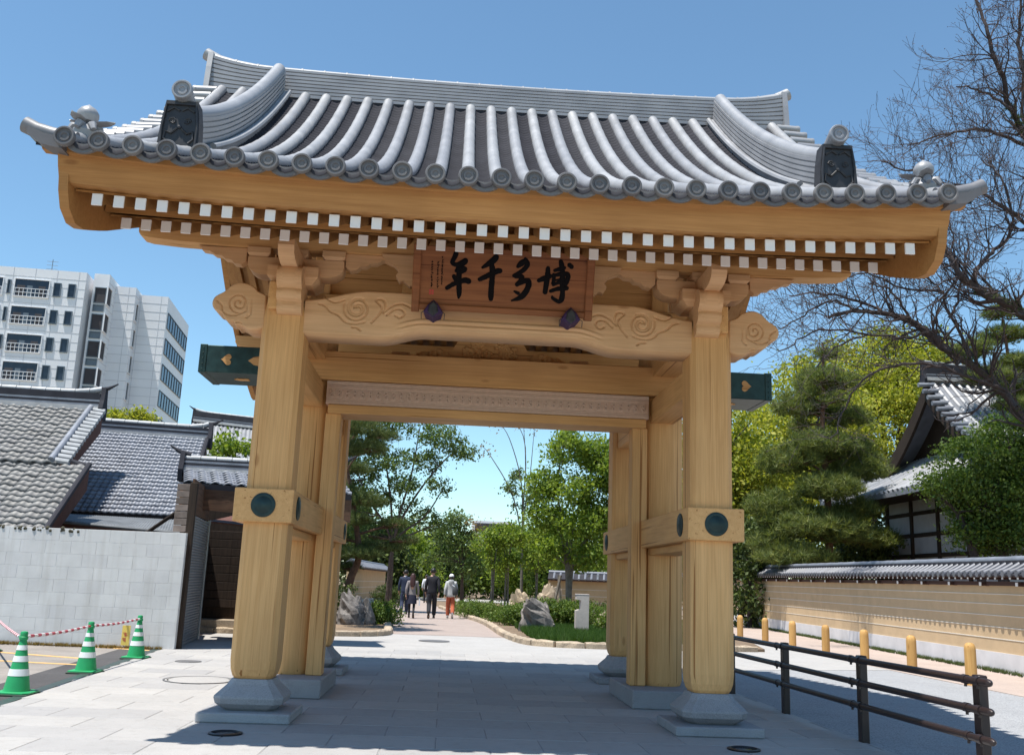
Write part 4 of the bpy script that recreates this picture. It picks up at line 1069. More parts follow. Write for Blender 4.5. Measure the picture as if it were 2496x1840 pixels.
# --- tile fields: single tiles laid on a roof plane
def pantile(w, l):
    b = MB(); us = np.linspace(0, 1, 8); prof = [(u*w, .045*w/.27*(math.sin(u*2*PI-.9)*.55+.5*(u > .72)*math.sin((u-.72)/.28*PI))) for u in us]
    rg = []
    for y, dz in ((0, .03), (l*1.12, 0)): rg.append([(x, y, z+dz) for x, z in prof])
    n = len(prof); V = [p for r in rg for p in r]+[(x, 0, z-.005) for x, z in prof]
    F = [(k, k+1, n+k+1, n+k) for k in range(n-1)]+[(2*n+k, 2*n+k+1, k+1, k) for k in range(n-1)]
    return V, F
def tile_field(parent, EL, ER, RR, RL, nu, nv, mat, maxparts=300, jitter=.004, rows=None):
    EL, ER, RR, RL = [np.asarray(p, float) for p in (EL, ER, RR, RL)]
    w = np.linalg.norm(ER-EL)/nu; l = np.linalg.norm(RL-EL)/nv
    V, F = pantile(w, l); me_ = bpy.data.meshes.new('roof_tile'); me_.from_pydata(V, [], F); me_.materials.append(mat)
    me_.polygons.foreach_set('use_smooth', np.ones(len(F), bool))
    Va = np.array(V); jV = []; jF = []; cnt = 0
    for j in range(nv):
        for i in range(nu):
            u, v = i/nu, j/nv
            p = EL*(1-u)*(1-v)+ER*u*(1-v)+RL*(1-u)*v+RR*u*v
            ux = (ER-EL)*(1-v)+(RR-RL)*v; ux /= np.linalg.norm(ux); vy = (RL-EL)*(1-u)+(RR-ER)*u; vy /= np.linalg.norm(vy); nz_ = np.cross(ux, vy); nz_ /= np.linalg.norm(nz_)
            p = p+nz_*(.03+rng.uniform(-1, 1)*jitter); vy = np.cross(nz_, ux)
            if cnt < maxparts:
                m4 = Matrix(((ux[0], vy[0], nz_[0], p[0]), (ux[1], vy[1], nz_[1], p[1]), (ux[2], vy[2], nz_[2], p[2]), (0, 0, 0, 1)))
                loc, rot, sc = m4.decompose(); o = link('roof_tile', me_, None, parent); o.location = loc; o.rotation_euler = rot.to_euler()
            else:
                n = len(jV)*len(V); jV.append(Va@np.array([ux, vy, nz_])+p); jF += [tuple(q+n for q in f) for f in F]
            cnt += 1
    if jV: tag(link('roof_tiles', raw_mesh('roof_tiles', np.vstack(jV), None, jF, True), mat, parent), kind='stuff')
    b = MB(); n_ = np.cross(ER-EL, RL-EL); n_ /= np.linalg.norm(n_)
    b.rings([[p-n_*.10 for p in (EL, ER, RR, RL)], [p+n_*.012 for p in (EL, ER, RR, RL)]]); b.o('roof_bed', TILE_D if mat is not TILE_O else TILE_O, parent)
MORT = m_plain('ridge_mortar', (.45, .44, .43), .8, 0, .2)
def roof_ridge(parent, p, q, h=.28, w=.14, capmat=TILE_B, flare=True):
    p, q = np.array(p, float), np.array(q, float); d = (q-p)/np.linalg.norm(q-p); n_ = np.array([-d[1], d[0], 0]); up = np.array([0, 0, 1.])
    L = np.linalg.norm(q-p)
    for z0, z1, ww, m_ in ((-.06, .05, w+.03, MORT), (.05, .1, w+.01, TILE_B), (.105, .15, w, TILE_D), (.155, .2, w, TILE_B), (.205, h, w-.01, TILE_D)):
        b = MB(); b.rings([[r+n_*-ww+up*z0, r+n_*ww+up*z0, r+n_*ww+up*z1, r-n_*ww+up*z1] for r in (p, q)]); b.o('ridge_course', m_, parent)
    k = 0; s = 0
    while s < L-.05:
        e = min(s+.33, L); lf = lambda s_: .10*max(0, (s_/L-.85)/.15)**2 if flare else 0
        b = MB(); b.tube([p+d*s+up*(h+.02+lf(s)), p+d*(e-.012)+up*(h+.02+lf(e))], [.072, .078], 10); b.o('ridge_cap', m_plain('ridge_cap_pale', (.36, .37, .38), .5, 0, .3, 4) if 'ridge_cap_pale' not in MATS else MATS['ridge_cap_pale'], parent, True); s = e
    for r, sg_ in ((q, 1),) if flare else ((q, 1), (p, -1)):
        b = MB(); b.tube([r+up*(h+.1)-d*.1*sg_, r+up*(h+.16)+d*.14*sg_, r+up*(h+.28)+d*.34*sg_], [.06, .045, .015], 8); og_ = b.o('ridge_horn', TILE_D, parent, True)
        b = MB(); b.rings([[r+d*sg_*t_+n_*x+up*z for x, z in ((-.2, -.25), (.2, -.25), (.24, 0), (.16, .2), (.10, h+.14), (-.10, h+.14), (-.16, .2), (-.24, 0))] for t_ in (0, .10)]); b.o('ridge_end_tile', TILE_D, parent)
# middle house
hm = empty('tiled_house', (-8.0, 14, 0), 'low house with a clean blue grey tiled roof behind the concrete wall', 'house')
EL, ER, RR, RL = un(92, 1118, Y=12.3), un(398, 1132, Y=12.6), un(452, 962, Y=16.4), un(213, 945, Y=16.0)
RL2 = RL+(RL-RR)*.25; EL2 = EL+(EL-ER)*.25
tile_field(hm, EL2, ER, RR, RL2, 25, 22, TILE_B, 300)
roof_ridge(hm, RL2+[0, .08, .02], RR+[.02, .08, .02])
back = lambda e, r: r+(r-e)*np.array([1, 1, -1])
b = MB(); b.rings([[RL2, RR, back(ER, RR), back(EL2, RL2)], [p-np.array([0, 0, .1]) for p in (RL2, RR, back(ER, RR), back(EL2, RL2))]]); b.o('rear_roof', TILE_B, hm)
for (a, c) in ((ER, RR),):
    b = MB(); b.tube([a+[.02, 0, .05], (a+c)/2+[.02, 0, .04], c+[.02, 0, .05]], .06, 8); b.o('verge_roll', TILE_D, hm, True)
    b = MB(); b.rings([[a+[.0, 0, -.03], c+[.0, 0, -.03], c+[0, 0, -.30], a+[0, 0, -.25]], [p+np.array([-.06, 0, 0]) for p in (a+[.0, 0, -.03], c+[.0, 0, -.03], c+[0, 0, -.30], a+[0, 0, -.25])]]); b.o('barge_board', W_DARK, hm)
wl_ = MB(); f0, f1 = ER+[-.35, .5, 0], back(ER, RR)+[-.35, -.5, 0]; g0, g1 = EL2+[.3, .5, 0], back(EL2, RL2)+[.3, -.5, 0]
wl_.prism([tuple(p[:2]) for p in (f0, f1, g1, g0)], 'z', 0, 2.5); wl_.o('wall', W_OLD, hm)
gb = MB(); gb.rings([[f0, RR+[-.35, 0, -.15], f1], [p+np.array([-.1, 0, 0]) for p in (f0, RR+[-.35, 0, -.15], f1)]]); gb.o('gable_wall', W_OLD, hm)
# corrugated lean-to in front of it
L0, L1 = un(98, 1122, Y=12.0), un(397, 1138, Y=12.3); F0, F1 = un(20, 1128, Y=10.6), un(395, 1163, Y=10.9)
lt = empty('lean_to_roof', tuple(np.r_[((F0+F1)/2)[:2], 0]), 'grey corrugated lean-to roof with a rust brown edge above the concrete wall', 'roof')
b = MB(); nn = 120; top = [F0*(1-k/nn)+F1*k/nn+[0, 0, .012*(k % 2)] for k in range(nn+1)]; bk_ = [L0*(1-k/nn)+L1*k/nn+[0, 0, .012*(k % 2)] for k in range(nn+1)]
b.add(top+bk_, [(k, k+1, nn+2+k, nn+1+k) for k in range(nn)]); b.o('corrugated_sheet', CORR, lt)
b = MB(); b.rings([[p+np.array([0, -.02, -.03]), p+np.array([0, .02, -.03]), p+np.array([0, .02, -.20]), p+np.array([0, -.02, -.20])] for p in (F0, F1)]); b.o('edge_board', RUST, lt)
b = MB(); b.tube([F0+[0, -.03, -.03], F1+[0, -.03, -.03]], .035, 8); b.o('gutter_pipe', CORR, lt, True)
for k in np.linspace(.1, .95, 6):
    p = F0*(1-k)+F1*k; b = MB(); b.cbox(p[0]-.03, p[0]+.03, p[1]+.03, p[1]+.09, 0, p[2]-.03, .004); b.o('prop', W_OLD, lt)
p = un(392, 1090, Y=10.2)
b = MB(); b.tube([(p[0]+.15, 10.3, p[2]+.05), (p[0]-.05, 10.4, p[2]-.25), (p[0]-.75, 10.6, p[2]-.75)], .04, 8); b.o('downpipe', W_DARK, lt, True)
b = MB(); b.cbox(p[0]+.0, p[0]+.22, 10.2, 10.4, p[2]-.15, p[2]+.25, .02); b.o('rain_head', m_plain('rusty_steel', (.26, .11, .04), .8, 0, .45, 12), lt)
# big house on the far left
hb_ = empty('tiled_house', (-12, 13, 0), 'large old house with a worn brown grey tiled roof beside the high-rise', 'house')
dn = (EL-RL); dn /= np.linalg.norm(dn); ux = (ER-EL)/np.linalg.norm(ER-EL)
R0 = un(212, 897, Y=13.6); R1 = R0-ux*5.5
V0, V1 = R0+dn*3.05, R1+dn*3.05
tile_field(hb_, V1, V0, R0, R1, 20, 14, TILE_O, 150, .008)
W0, W1 = V0+ux*.62+dn*(-.12)-[0, 0, .06], V1+dn*(-.12)-[0, 0, .06]; X0_, X1_ = W0+dn*3.0, W1+dn*3.0
tile_field(hb_, X1_, X0_, W0, W1, 22, 14, TILE_O, 150, .008)
roof_ridge(hb_, R1+[0, .08, .03], R0+[.05, .08, .03], .36, .16)
vr = MB(); vr.tube([R0+dn*.1+ux*-.12+[0, 0, .1], R0+dn*1.5-ux*.12+[0, 0, .10], V0-ux*.12+[0, 0, .10]], .07, 10); vr.o('verge_roll', TILE_B, hb_, True)
for k in range(15):
    q = R0+dn*(.15+k*.2); b = MB(); b.tube([q-ux*.06+[0, 0, .05], q+ux*.22+[0, 0, .02]], .065, 8); b.o('verge_tile', MATS['ridge_cap_pale'], hb_, True)
for a, c, s in ((R0+ux*.15, V0+ux*.15, .55), (W0+ux*.02, X0_+ux*.02, .5)):
    b = MB(); b.rings([[a+[0, 0, -.02], c+[0, 0, -.02], c+[0, 0, -s*.6], a+[0, 0, -s]], [p_+ux*(-.08) for p_ in (a+[0, 0, -.02], c+[0, 0, -.02], c+[0, 0, -s*.6], a+[0, 0, -s])]]); b.o('barge_board', RUST, hb_)
b = MB(); b.tube([W0+[0, 0, .05], X0_+[0, 0, .05]], .06, 8); b.o('verge_roll', TILE_D, hb_, True)
b = MB(); b.rings([[W0+ux*-.2+[0, 0, .05], W0+ux*.05+[0, 0, .05], V0+ux*.05+dn*-.3+[0, 0, .05]], [W0+ux*-.2, W0+ux*.05, V0+ux*.05+dn*-.3]]); b.o('flashing', TILE_D, hb_)
q0 = R0-ux*.35; q1 = X0_-ux*.4
b = MB(); b.prism([tuple((R0-ux*.4+[0, .0, 0])[:2]), tuple((X0_-ux*.5-dn*.5)[:2]), tuple((X1_-dn*.5)[:2]), tuple((R1)[:2])], 'z', 0, X0_[2]-.1); b.o('wall', W_OLD, hb_)
gb = MB(); gb.rings([[R0-ux*.4+[0, 0, -.15], R0-ux*.4+[0, 0, -3], X0_-ux*.5-dn*.5+[0, 0, -.9], X0_-ux*.5-dn*.5+[0, 0, -.15]], [p_-ux*.1 for p_ in (R0-ux*.4+[0, 0, -.15], R0-ux*.4+[0, 0, -3], X0_-ux*.5-dn*.5+[0, 0, -.9], X0_-ux*.5-dn*.5+[0, 0, -.15])]]); gb.o('gable_wall', W_OLD, hb_)
# small tiled roof over the shed
SE, SR = un(402, 1056, Y=10.0), un(402, 1030, Y=11.6)
E0, E1, Q1, Q0 = SE, SE+[3.3, .35, -.08], SR+[3.3, .35, 0], SR
tile_field(shed, E0, E1, Q1, Q0, 13, 6, TILE_B, 300)
roof_ridge(shed, Q0+[0, .05, .02], Q1+[0, .05, .02], .24, .12, flare=False)
b = MB(); b.rings([[E0+[0, .03, -.05], E1+[0, .03, -.05], E1+[0, .03, -.55], E0+[0, .03, -.5]], [p_+np.array([0, .05, 0]) for p_ in (E0+[0, .03, -.05], E1+[0, .03, -.05], E1+[0, .03, -.55], E0+[0, .03, -.5])]]); b.o('front_board', W_OLD, shed)
# far temple roof behind
ft = empty('temple_roof', (-12, 41, 0), 'distant grey tiled temple roof with curved ridge behind the low houses', 'temple')
T0, T1 = un(425, 925, Y=42), un(640, 950, Y=42); U0, U1 = un(400, 1030, Y=37.5), un(640, 1040, Y=37.5)
b = MB(); b.rings([[T0, T1, U1, U0], [p_-np.array([0, 0, .2]) for p_ in (T0, T1, U1, U0)]]); b.o('roof_bed', TILE, ft)
for k in range(26):
    a = T0*(1-k/25)+T1*k/25; c = U0*(1-k/25)+U1*k/25; MB().tube([a, (a+c)/2-[0, 0, .1], c], .12, 6).o('cover_tile_row', TILE, ft, True)
roof_ridge(ft, T1+[0, 0, .1], T0+[0, 0, .1], .5, .25)
b = MB(); b.prism([(U0[0]+1, 38.5), (U1[0], 38.5), (U1[0], 46), (U0[0]+1, 46)], 'z', 0, U0[2]); b.o('wall', W_OLD, ft)

# ============================================================ WHITE HIGH-RISE (far left)
def m_panel(name, c):
    m, nt, b, o = newmat(name); v = coords(nt)
    br = N(nt, 'ShaderNodeTexBrick', Scale=1.0); br.offset = 0
    mp = nt.nodes.new('ShaderNodeMapping'); mp.inputs['Rotation'].default_value = (PI/2, 0, 0)
    nt.links.new(v, mp.inputs[0]); 
    n = noise(nt, v, .25, 4); r = ramp(nt, n.outputs[0], [(.3, tuple(x*.92 for x in c)), (.7, c)])
    nt.links.new(r.outputs[0], b.inputs['Base Color']); b.inputs['Roughness'].default_value = .5
    MATS[name] = m; return m
WBM = m_panel('white_panel', (.80, .80, .82)); GLS = m_plain('dark_window_glass', (.02, .028, .045), .12, 0, .4, 1.5); RECS = m_plain('balcony_interior', (.055, .05, .055), .8, 0, .3, .6)
FRM = m_plain('window_frame_grey', (.13, .16, .19), .5, .3); JNT = m_plain('panel_joint', (.52, .53, .56), .8)
th = math.radians(4.6); e1 = np.array([math.cos(th), math.sin(th), 0]); e2 = np.array([-math.sin(th), math.cos(th), 0]); e3 = np.array([0, 0, 1.])
def ray(x, y): return RC.T @ np.array([x*KD-IW/2, IH/2-y*KD, FPX])
def on_plane(x, y, P, n): r = ray(x, y); return CAM+r*np.dot(P-CAM, n)/np.dot(r, n)
tower = empty('white_tower_block', (-50, 115, 0), 'white panelled high-rise with stepped sides and dark balconies', 'building')
PA = un(191, 597, Y=110.)
def loc(P): d = P-PA; return np.array([d@e1, d@e2, P[2]])
def glob(a, d, z): return PA*[1, 1, 0]+e1*a+e2*d+e3*z
def bbox(name, mat, a0, a1, d0, d1, z0, z1, par=tower):
    t = MB().box(a0, a1, d0, d1, z0, z1); b = MB(); b.add([glob(*p) for p in t.v], t.f); return b.o(name, mat, par)
def depth_for(corner, xdisp, ydisp):
    """how far back along e2 from corner the picture column xdisp lies"""
    best = None
    for dd in np.linspace(0, 40, 801):
        P = corner+e2*dd; q = RC@(P-CAM); px = (IW/2+FPX*q[0]/q[2])/KD
        if best is None or abs(px-xdisp) < best[0]: best = (abs(px-xdisp), dd)
    return best[1]
zt = PA[2]
ab0 = .6; PB = on_plane(238, 597, PA+e2*.8, e2); aB = loc(PB)[0]; zB = PB[2]
dC = depth_for(PB, 255, 608); PC = on_plane(299, 630, PB+e2*dC, e2); aC = loc(PC)[0]; zC = PC[2]
dD = depth_for(PC, 307, 650); PD = on_plane(369, 650, PC+e2*dD, e2); aD = loc(PD)[0]; zD = PD[2]
dE = depth_for(PD, 413, 700)
A_body = bbox('main_block', WBM, -30, 0, 0, 30, 0, zt)
B_body = bbox('stair_block', WBM, .45, aB, 1.6, 30, 0, zB); C_body = bbox('middle_block', WBM, aB-2, aC, loc(PC)[1], 30+dC, 0, zC); D_body = bbox('side_block', WBM, aC-2, aD, loc(PD)[1], loc(PD)[1]+dE, 0, zD)
bbox('stair_core', WBM, 0, .45, 3.2, 20, 0, zB-.4)
# panel joints as thin strips
for body, a0, a1, d, ztop_ in ((A_body, -30, 0, 0, zt), (C_body, aB, aC, loc(PC)[1], zC), (D_body, aC, aD, loc(PD)[1], zD)):
    b = MB()
    for z in np.arange(ztop_-1.1, 8, -1.15):
        t = MB().box(a0, a1, d-.02, d, z, z+.05); b.add([glob(*p) for p in t.v], t.f)
    for a in np.arange(a1-.9, a0, -2.6):
        t = MB().box(a, a+.05, d-.021, d, 8, ztop_); b.add([glob(*p) for p in t.v], t.f)
    tag(b.o('panel_joint', JNT, body), kind='stuff')
for body, a, d0, d1, zt_ in ((B_body, aB, 1.6, loc(PC)[1], zB), (C_body, aC, loc(PC)[1], loc(PD)[1], zC)):
    b = MB()
    for z in np.arange(zt_-1.1, 8, -1.15):
        t = MB().box(a, a+.02, d0, d1, z, z+.05); b.add([glob(*p) for p in t.v], t.f)
    tag(b.o('panel_joint', JNT, body), kind='stuff')
f1 = on_plane(70, 613, PA, e2)[2]; f2 = on_plane(57, 672, PA, e2)[2]; fh = f1-f2
def ga(x, y=612): return loc(on_plane(x, y, PA, e2))[0]
def win(a0, a1, d, z0, z1, par, mat=GLS, rail=False, depth=.9):
    """a recessed opening: dark box set in, framed proud of the wall"""
    w = bbox('window', mat, a0, a1, d-.035, d-.03, z0, z1, par)
    for q in ((a0-.10, a0, z0-.1, z1+.1), (a1, a1+.10, z0-.1, z1+.1), (a0, a1, z1, z1+.10), (a0, a1, z0-.10, z0)):
        bbox('frame', FRM if not rail else WBM, q[0], q[1], d-.14, d+.01, q[2], q[3], w)
    if rail:
        bbox('rail', WBM, a0, a1, d-.10, d-.05, z0+.95, z0+1.03, w); bbox('rail', WBM, a0, a1, d-.10, d-.05, z0+.45, z0+.52, w)
        for k in np.linspace(a0+.1, a1-.1, 9): bbox('baluster', WBM, k-.03, k+.03, d-.09, d-.06, z0, z0+.95, w)
        for f0_, f1_, m_ in ((.06, .30, RECS), (.36, .52, FRM), (.70, .9, RECS)): bbox('balcony_door', m_, a0+(a1-a0)*f0_, a0+(a1-a0)*f1_, d-.045, d-.036, z0+.05, z1-.75, w)
    return w
for k in range(9):
    z1 = f1-k*fh
    for a0, a1 in ((ga(35), ga(110)), (ga(-65), ga(8)), (ga(-160), ga(-88))): win(a0, a1, 0, z1-2.15, z1, tower, GLS, True)
    for a0, a1 in ((ga(122), ga(135)), (ga(154), ga(167)), (ga(20), ga(24))): win(a0, a1, 0, z1-1.85, z1-.25, tower)
    aw0, aw1 = loc(on_plane(205, 640, PB, e2))[0], loc(on_plane(226, 640, PB, e2))[0]
    zs = on_plane(215, 627, PB, e2)[2]-k*fh
    win(aw0, aw1+.1, 1.6, zs-1.9, zs, tower, RECS); 
    if k: win(aw0, aw1, 1.6, zs+.55, zs+1.25, tower, FRM)
    # shaded side openings
    b0 = loc(PB)[1]
    for (aa, d0, d1, z0_, mat_) in ((aB, b0+dC*.08, b0+dC*.55, zs-2.3+.2, RECS), (aC, loc(PC)[1]+dD*.25, loc(PC)[1]+dD*.75, zs-2.9, GLS)):
        t = MB().box(aa+.03, aa+.05, d0, d1, z0_, z0_+2.2); b = MB(); b.add([glob(*p) for p in t.v], t.f); w = b.o('window', mat_, tower)
        for (dd0, dd1, zz0, zz1) in ((d0-.1, d0, z0_-.1, z0_+2.3), (d1, d1+.1, z0_-.1, z0_+2.3), (d0, d1, z0_+2.2, z0_+2.3), (d0, d1, z0_-.1, z0_)):
            t = MB().box(aa-.01, aa+.15, dd0, dd1, zz0, zz1); b = MB(); b.add([glob(*p) for p in t.v], t.f); b.o('frame', WBM, w)
    zr = zD-2.1-k*fh; dd0 = loc(PD)[1]
    t = MB().box(aD+.03, aD+.05, dd0+.8, dd0+dE-.8, zr-2.0, zr); b = MB(); b.add([glob(*p) for p in t.v], t.f); w = b.o('window', GLS, tower)
    for f in np.linspace(0, 1, 9):
        dq = dd0+.8+(dE-1.6)*f; t = MB().box(aD-.01, aD+.12, dq-.06, dq+.06, zr-2.0, zr); b = MB(); b.add([glob(*p) for p in t.v], t.f); b.o('mullion', FRM, w)
    for zz in (zr, zr-2.08):
        t = MB().box(aD-.01, aD+.13, dd0+.74, dd0+dE-.74, zz, zz+.08); b = MB(); b.add([glob(*p) for p in t.v], t.f); b.o('frame', FRM, w)
an = MB(); p_ = glob(ga(85), 4, zt); an.tube([p_, p_+e3*2.6], .05, 6)
for h in (1.3, 1.8, 2.3): an.tube([p_+e3*h-e1*.7, p_+e3*h+e1*.7], .03, 5)
an.o('antenna', FRM, tower)
# small far block at the end of the path
fb = empty('far_building', (2.2, 150, 0), 'small pale distant apartment building above the far trees', 'building')
p = un(1078, 1148, Y=150.); b = MB(); b.box(p[0]-3.2, p[0]+3.2, 150, 162, 0, p[2]+.6); b.o('wall', WBM, fb)
for k in range(4): MB().box(p[0]-2.9, p[0]+2.9, 149.9, 149.97, p[2]-1.2-k*3, p[2]+.2-k*3).o('window', RECS, fb)

# ============================================================ TEMPLE HALL (right)
hall = empty('temple_hall', (22, 26, 0), 'temple hall with hip and gable tiled roof and white plaster panels behind the wall', 'temple')
XG = 18.6
PKg = un(2056, 838, X=XG); YP = PKg[1]; ZP = PKg[2]
fr_ = un(1958, 1022, X=XG); HY = fr_[1]-YP; ZF = fr_[2]
HY = float(np.clip(HY, 2.5, 6))
def gz(t): return ZP+(ZF-ZP)*(1-(1-t)**1.45)*1.0     # concave fall from peak (t=0) to foot (t=1)
XE = 34.
for sg_ in (-1, 1):
    rows = []
    ts = np.linspace(0, 1, 9)
    b = MB(); tp_ = [[(x, YP+sg_*HY*t, gz(t)) for x in (XG-.5, XE)] for t in ts]
    b.rings([r+[(XE, r[1][1], r[1][2]-.22), (XG-.5, r[0][1], r[0][2]-.22)] for r in tp_]); b.o('roof_bed', TILE_B, hall)
    if sg_ < 0:
        for k in range(46):
            x = XG-.3+k*.33; MB().tube([(x, YP+sg_*HY*t, gz(t)+.03) for t in ts], .085, 7).o('cover_tile_row', TILE, hall, True)
        for k in range(12):
            t = .04+k*.08; b = MB(); b.tube([(XG-.95, YP+sg_*HY*t, gz(t)), (XG-.3, YP+sg_*HY*t, gz(t)+.05)], .09, 8); b.o('verge_tile', TILE_B, hall, True)
    b = MB(); b.rings([[(XG-.62, YP+sg_*HY*t, gz(t)-.08), (XG-.5, YP+sg_*HY*t, gz(t)-.08), (XG-.5, YP+sg_*HY*t, gz(t)-.75), (XG-.62, YP+sg_*HY*t, gz(t)-.75)] for t in ts]); b.o('barge_board', W_DARK, hall)
b = MB(); b.prism([(YP+s*HY*t*.98, gz(t)-.2) for s, t in [(-1, t) for t in np.linspace(1, 0, 8)]+[(1, t) for t in np.linspace(0, 1, 8)]], 'x', XG+.3, XG+.5); b.o('gable_wall', W_DARK, hall)
roof_ridge(hall, (XE, YP, ZP+.1), (XG-.6, YP, ZP+.1), .6, .22)
# skirt roof on the left and front
zs0, zs1 = ZF+.0, 5.25
cor = un(1836, 1090, Z=zs1+.2)
xe = max(15.2, min(cor[0], 16.6)); yF = YP-HY-2.3; yR = YP+HY+2.3
def curve(a, b_, sag, n=6):
    a = np.array(a, float); b_ = np.array(b_, float); return [a+(b_-a)*t-np.array([0, 0, sag*math.sin(PI*t)]) for t in np.linspace(0, 1, n)]
inA, inB = np.array([XG+.4, YP+HY, zs0+.1]), np.array([XG+.4, YP-HY, zs0+.1]); oA, oB = np.array([xe, yR, zs1]), np.array([xe, yF, zs1])
def skirt(i0, i1, o0, o1, n):
    b = MB(); L = []
    for k in range(n+1):
        f = k/n; up_ = .22*abs(2*f-1)**3; a = i0*(1-f)+i1*f; c = o0*(1-f)+o1*f+np.array([0, 0, up_]); L.append(curve(a, c, .18))
    b.rings([l+[p-np.array([0, 0, .16]) for p in l[::-1]] for l in L]); b.o('skirt_roof_bed', TILE_B, hall)
    for l in L: MB().tube([p+np.array([0, 0, .04]) for p in l], .085, 7).o('cover_tile_row', TILE, hall, True)
skirt(inA, inB, oA, oB, 34)
skirt(inB, np.array([XE, YP-HY, zs0+.1]), oB, np.array([XE, yF, zs1]), 50)
for a, c in ((inB, oB), (inA, oA)):
    b = MB(); b.tube([p+np.array([0, 0, .16]) for p in curve(a, c+np.array([0, 0, .25]), .18)], .17, 8); b.o('hip_ridge', TILE_B, hall, True)
# body: white panels between dark timbers
xw, yw = xe+1.9, yF+1.9
b = MB(); b.box(xw+.02, XE, yw+.02, YP+HY, 0, zs1+.6); b.o('plaster_core', m_plain('grey_plaster', (.44, .44, .46), .9, 0, .12, 2), hall)  # core in an even grey, duller than the boundary wall's plaster
b = MB(); b.box(xe+.4, XE, yF+.4, yR-.4, zs1-.05, zs1+.12); b.o('soffit', W_DARK, hall)
for k in range(9):
    x = xw+k*1.95; b = MB(); b.cbox(x-.09, x+.09, yw-.06, yw+.1, 0, zs1, .01); b.o('timber_post', W_DARK, hall)
for k in range(5):
    y = yw+k*2.1; b = MB(); b.cbox(xw-.06, xw+.1, y-.09, y+.09, 0, zs1, .01); b.o('timber_post', W_DARK, hall)
for z in (2.95, 3.75, 4.6):
    b = MB(); b.cbox(xw-.04, XE, yw-.045, yw+.08, z, z+.15, .01); b.o('timber_rail', W_DARK, hall)
    b = MB(); b.cbox(xw-.045, xw+.08, yw, YP+HY, z, z+.15, .01); b.o('timber_rail', W_DARK, hall)

# ============================================================ VEGETATION
def m_leaf(name, c0, c1, trans=.4, rough=.55):
    m, nt, b, o = newmat(name)
    g = nt.nodes.new('ShaderNodeNewGeometry')
    r = ramp(nt, g.outputs['Random Per Island'], [(0, c0), (.6, tuple((a+b_)/2 for a, b_ in zip(c0, c1))), (1, c1)])
    nt.links.new(r.outputs[0], b.inputs['Base Color']); b.inputs['Roughness'].default_value = rough; b.inputs['Specular IOR Level'].default_value = .3
    t = nt.nodes.new('ShaderNodeBsdfTranslucent'); nt.links.new(mix(nt, 1., r.outputs[0], (1.15, 1.2, .55), 'MULTIPLY'), t.inputs[0])
    mx = nt.nodes.new('ShaderNodeMixShader'); mx.inputs[0].default_value = trans
    nt.links.new(b.outputs[0], mx.inputs[1]); nt.links.new(t.outputs[0], mx.inputs[2]); nt.links.new(mx.outputs[0], o.inputs[0])
    MATS[name] = m; return m
LF_CAM = m_leaf('camphor_leaf', (0.1890, 0.2399, 0.0360), (0.4723, 0.4440, 0.0600), .45)
LF_MAP = m_leaf('maple_leaf', (0.1125, 0.1898, 0.0288), (0.2812, 0.3450, 0.0504), .45)
LF_BLU = m_leaf('sparse_leaf', (0.0756, 0.1309, 0.0470), (0.1680, 0.2233, 0.0672), .4)
LF_DRK = m_leaf('evergreen_leaf', (0.0374, 0.0621, 0.0218), (0.1170, 0.1552, 0.0399), .25)
LF_HDG = m_leaf('azalea_leaf', (0.0560, 0.1114, 0.0229), (0.1700, 0.2304, 0.0387), .35)
LF_PIN = m_leaf('pine_needle', (0.0723, 0.1125, 0.0385), (0.2348, 0.2544, 0.0643), .35)
LF_PIN2 = m_leaf('pine_needle_fresh', (0.0490, 0.0840, 0.0280), (0.1540, 0.1820, 0.0490), .2)
LF_GRS = m_leaf('lilyturf_blade', (0.0252, 0.0714, 0.0118), (0.0840, 0.1596, 0.0252), .35)
LF_BUD = m_leaf('reddish_bud', (.10, .05, .045), (.17, .085, .075), .3)
LF_YEL = m_leaf('young_bronze_leaf', (.16, .11, .04), (.30, .21, .07), .4)
BARK = m_plain('bark', (.085, .06, .048), .95, 0, .45, 14, .4); BARK_P = m_plain('pine_bark', (.13, .07, .045), .95, 0, .45, 12, .4); BARK_G = m_plain('grey_bark', (.17, .15, .125), .9, 0, .4, 10, .3); BARK_D = m_plain('dark_bark', (.055, .042, .042), .95, 0, .4, 12, .3)

def rand_dirs(n, r=rng):
    v = r.normal(size=(n, 3)); return v/np.linalg.norm(v, axis=1)[:, None]
def leaves(C, size, up=.35, asp=.55, r=rng):
    """one folded diamond leaf per centre -> V, F3"""
    n = len(C); d = rand_dirs(n, r); d[:, 2] -= .25; d /= np.linalg.norm(d, axis=1)[:, None]
    nrm = rand_dirs(n, r)+np.array([0, 0, up*2]); s = np.cross(d, nrm); s /= np.linalg.norm(s, axis=1)[:, None]+1e-9; q = np.cross(s, d)
    L = (size*r.uniform(.4, 1.6, n))[:, None]; W_ = L*asp*.5
    base, tip = C-d*L*.5, C+d*L*.5; mid = C+q*L*.08
    V = np.stack([base, mid+s*W_, tip, mid-s*W_], 1).reshape(-1, 3); i = np.arange(n)*4
    F = np.concatenate([np.stack([i, i+1, i+2], 1), np.stack([i, i+2, i+3], 1)])
    return V, F
def needles(C, ln, wd, per, up=.8, r=rng):
    """tufts of thin needles"""
    n = len(C)*per; cc = np.repeat(C, per, 0); d = rand_dirs(n, r)+np.array([0, 0, up]); d /= np.linalg.norm(d, axis=1)[:, None]
    s = np.cross(d, rand_dirs(n, r)); s /= np.linalg.norm(s, axis=1)[:, None]+1e-9
    L = (ln*r.uniform(.7, 1.2, n))[:, None]; V = np.stack([cc-s*wd, cc+s*wd, cc+d*L+s*wd*.3], 1).reshape(-1, 3); i = np.arange(n)*3
    return V, np.stack([i, i+1, i+2], 1)
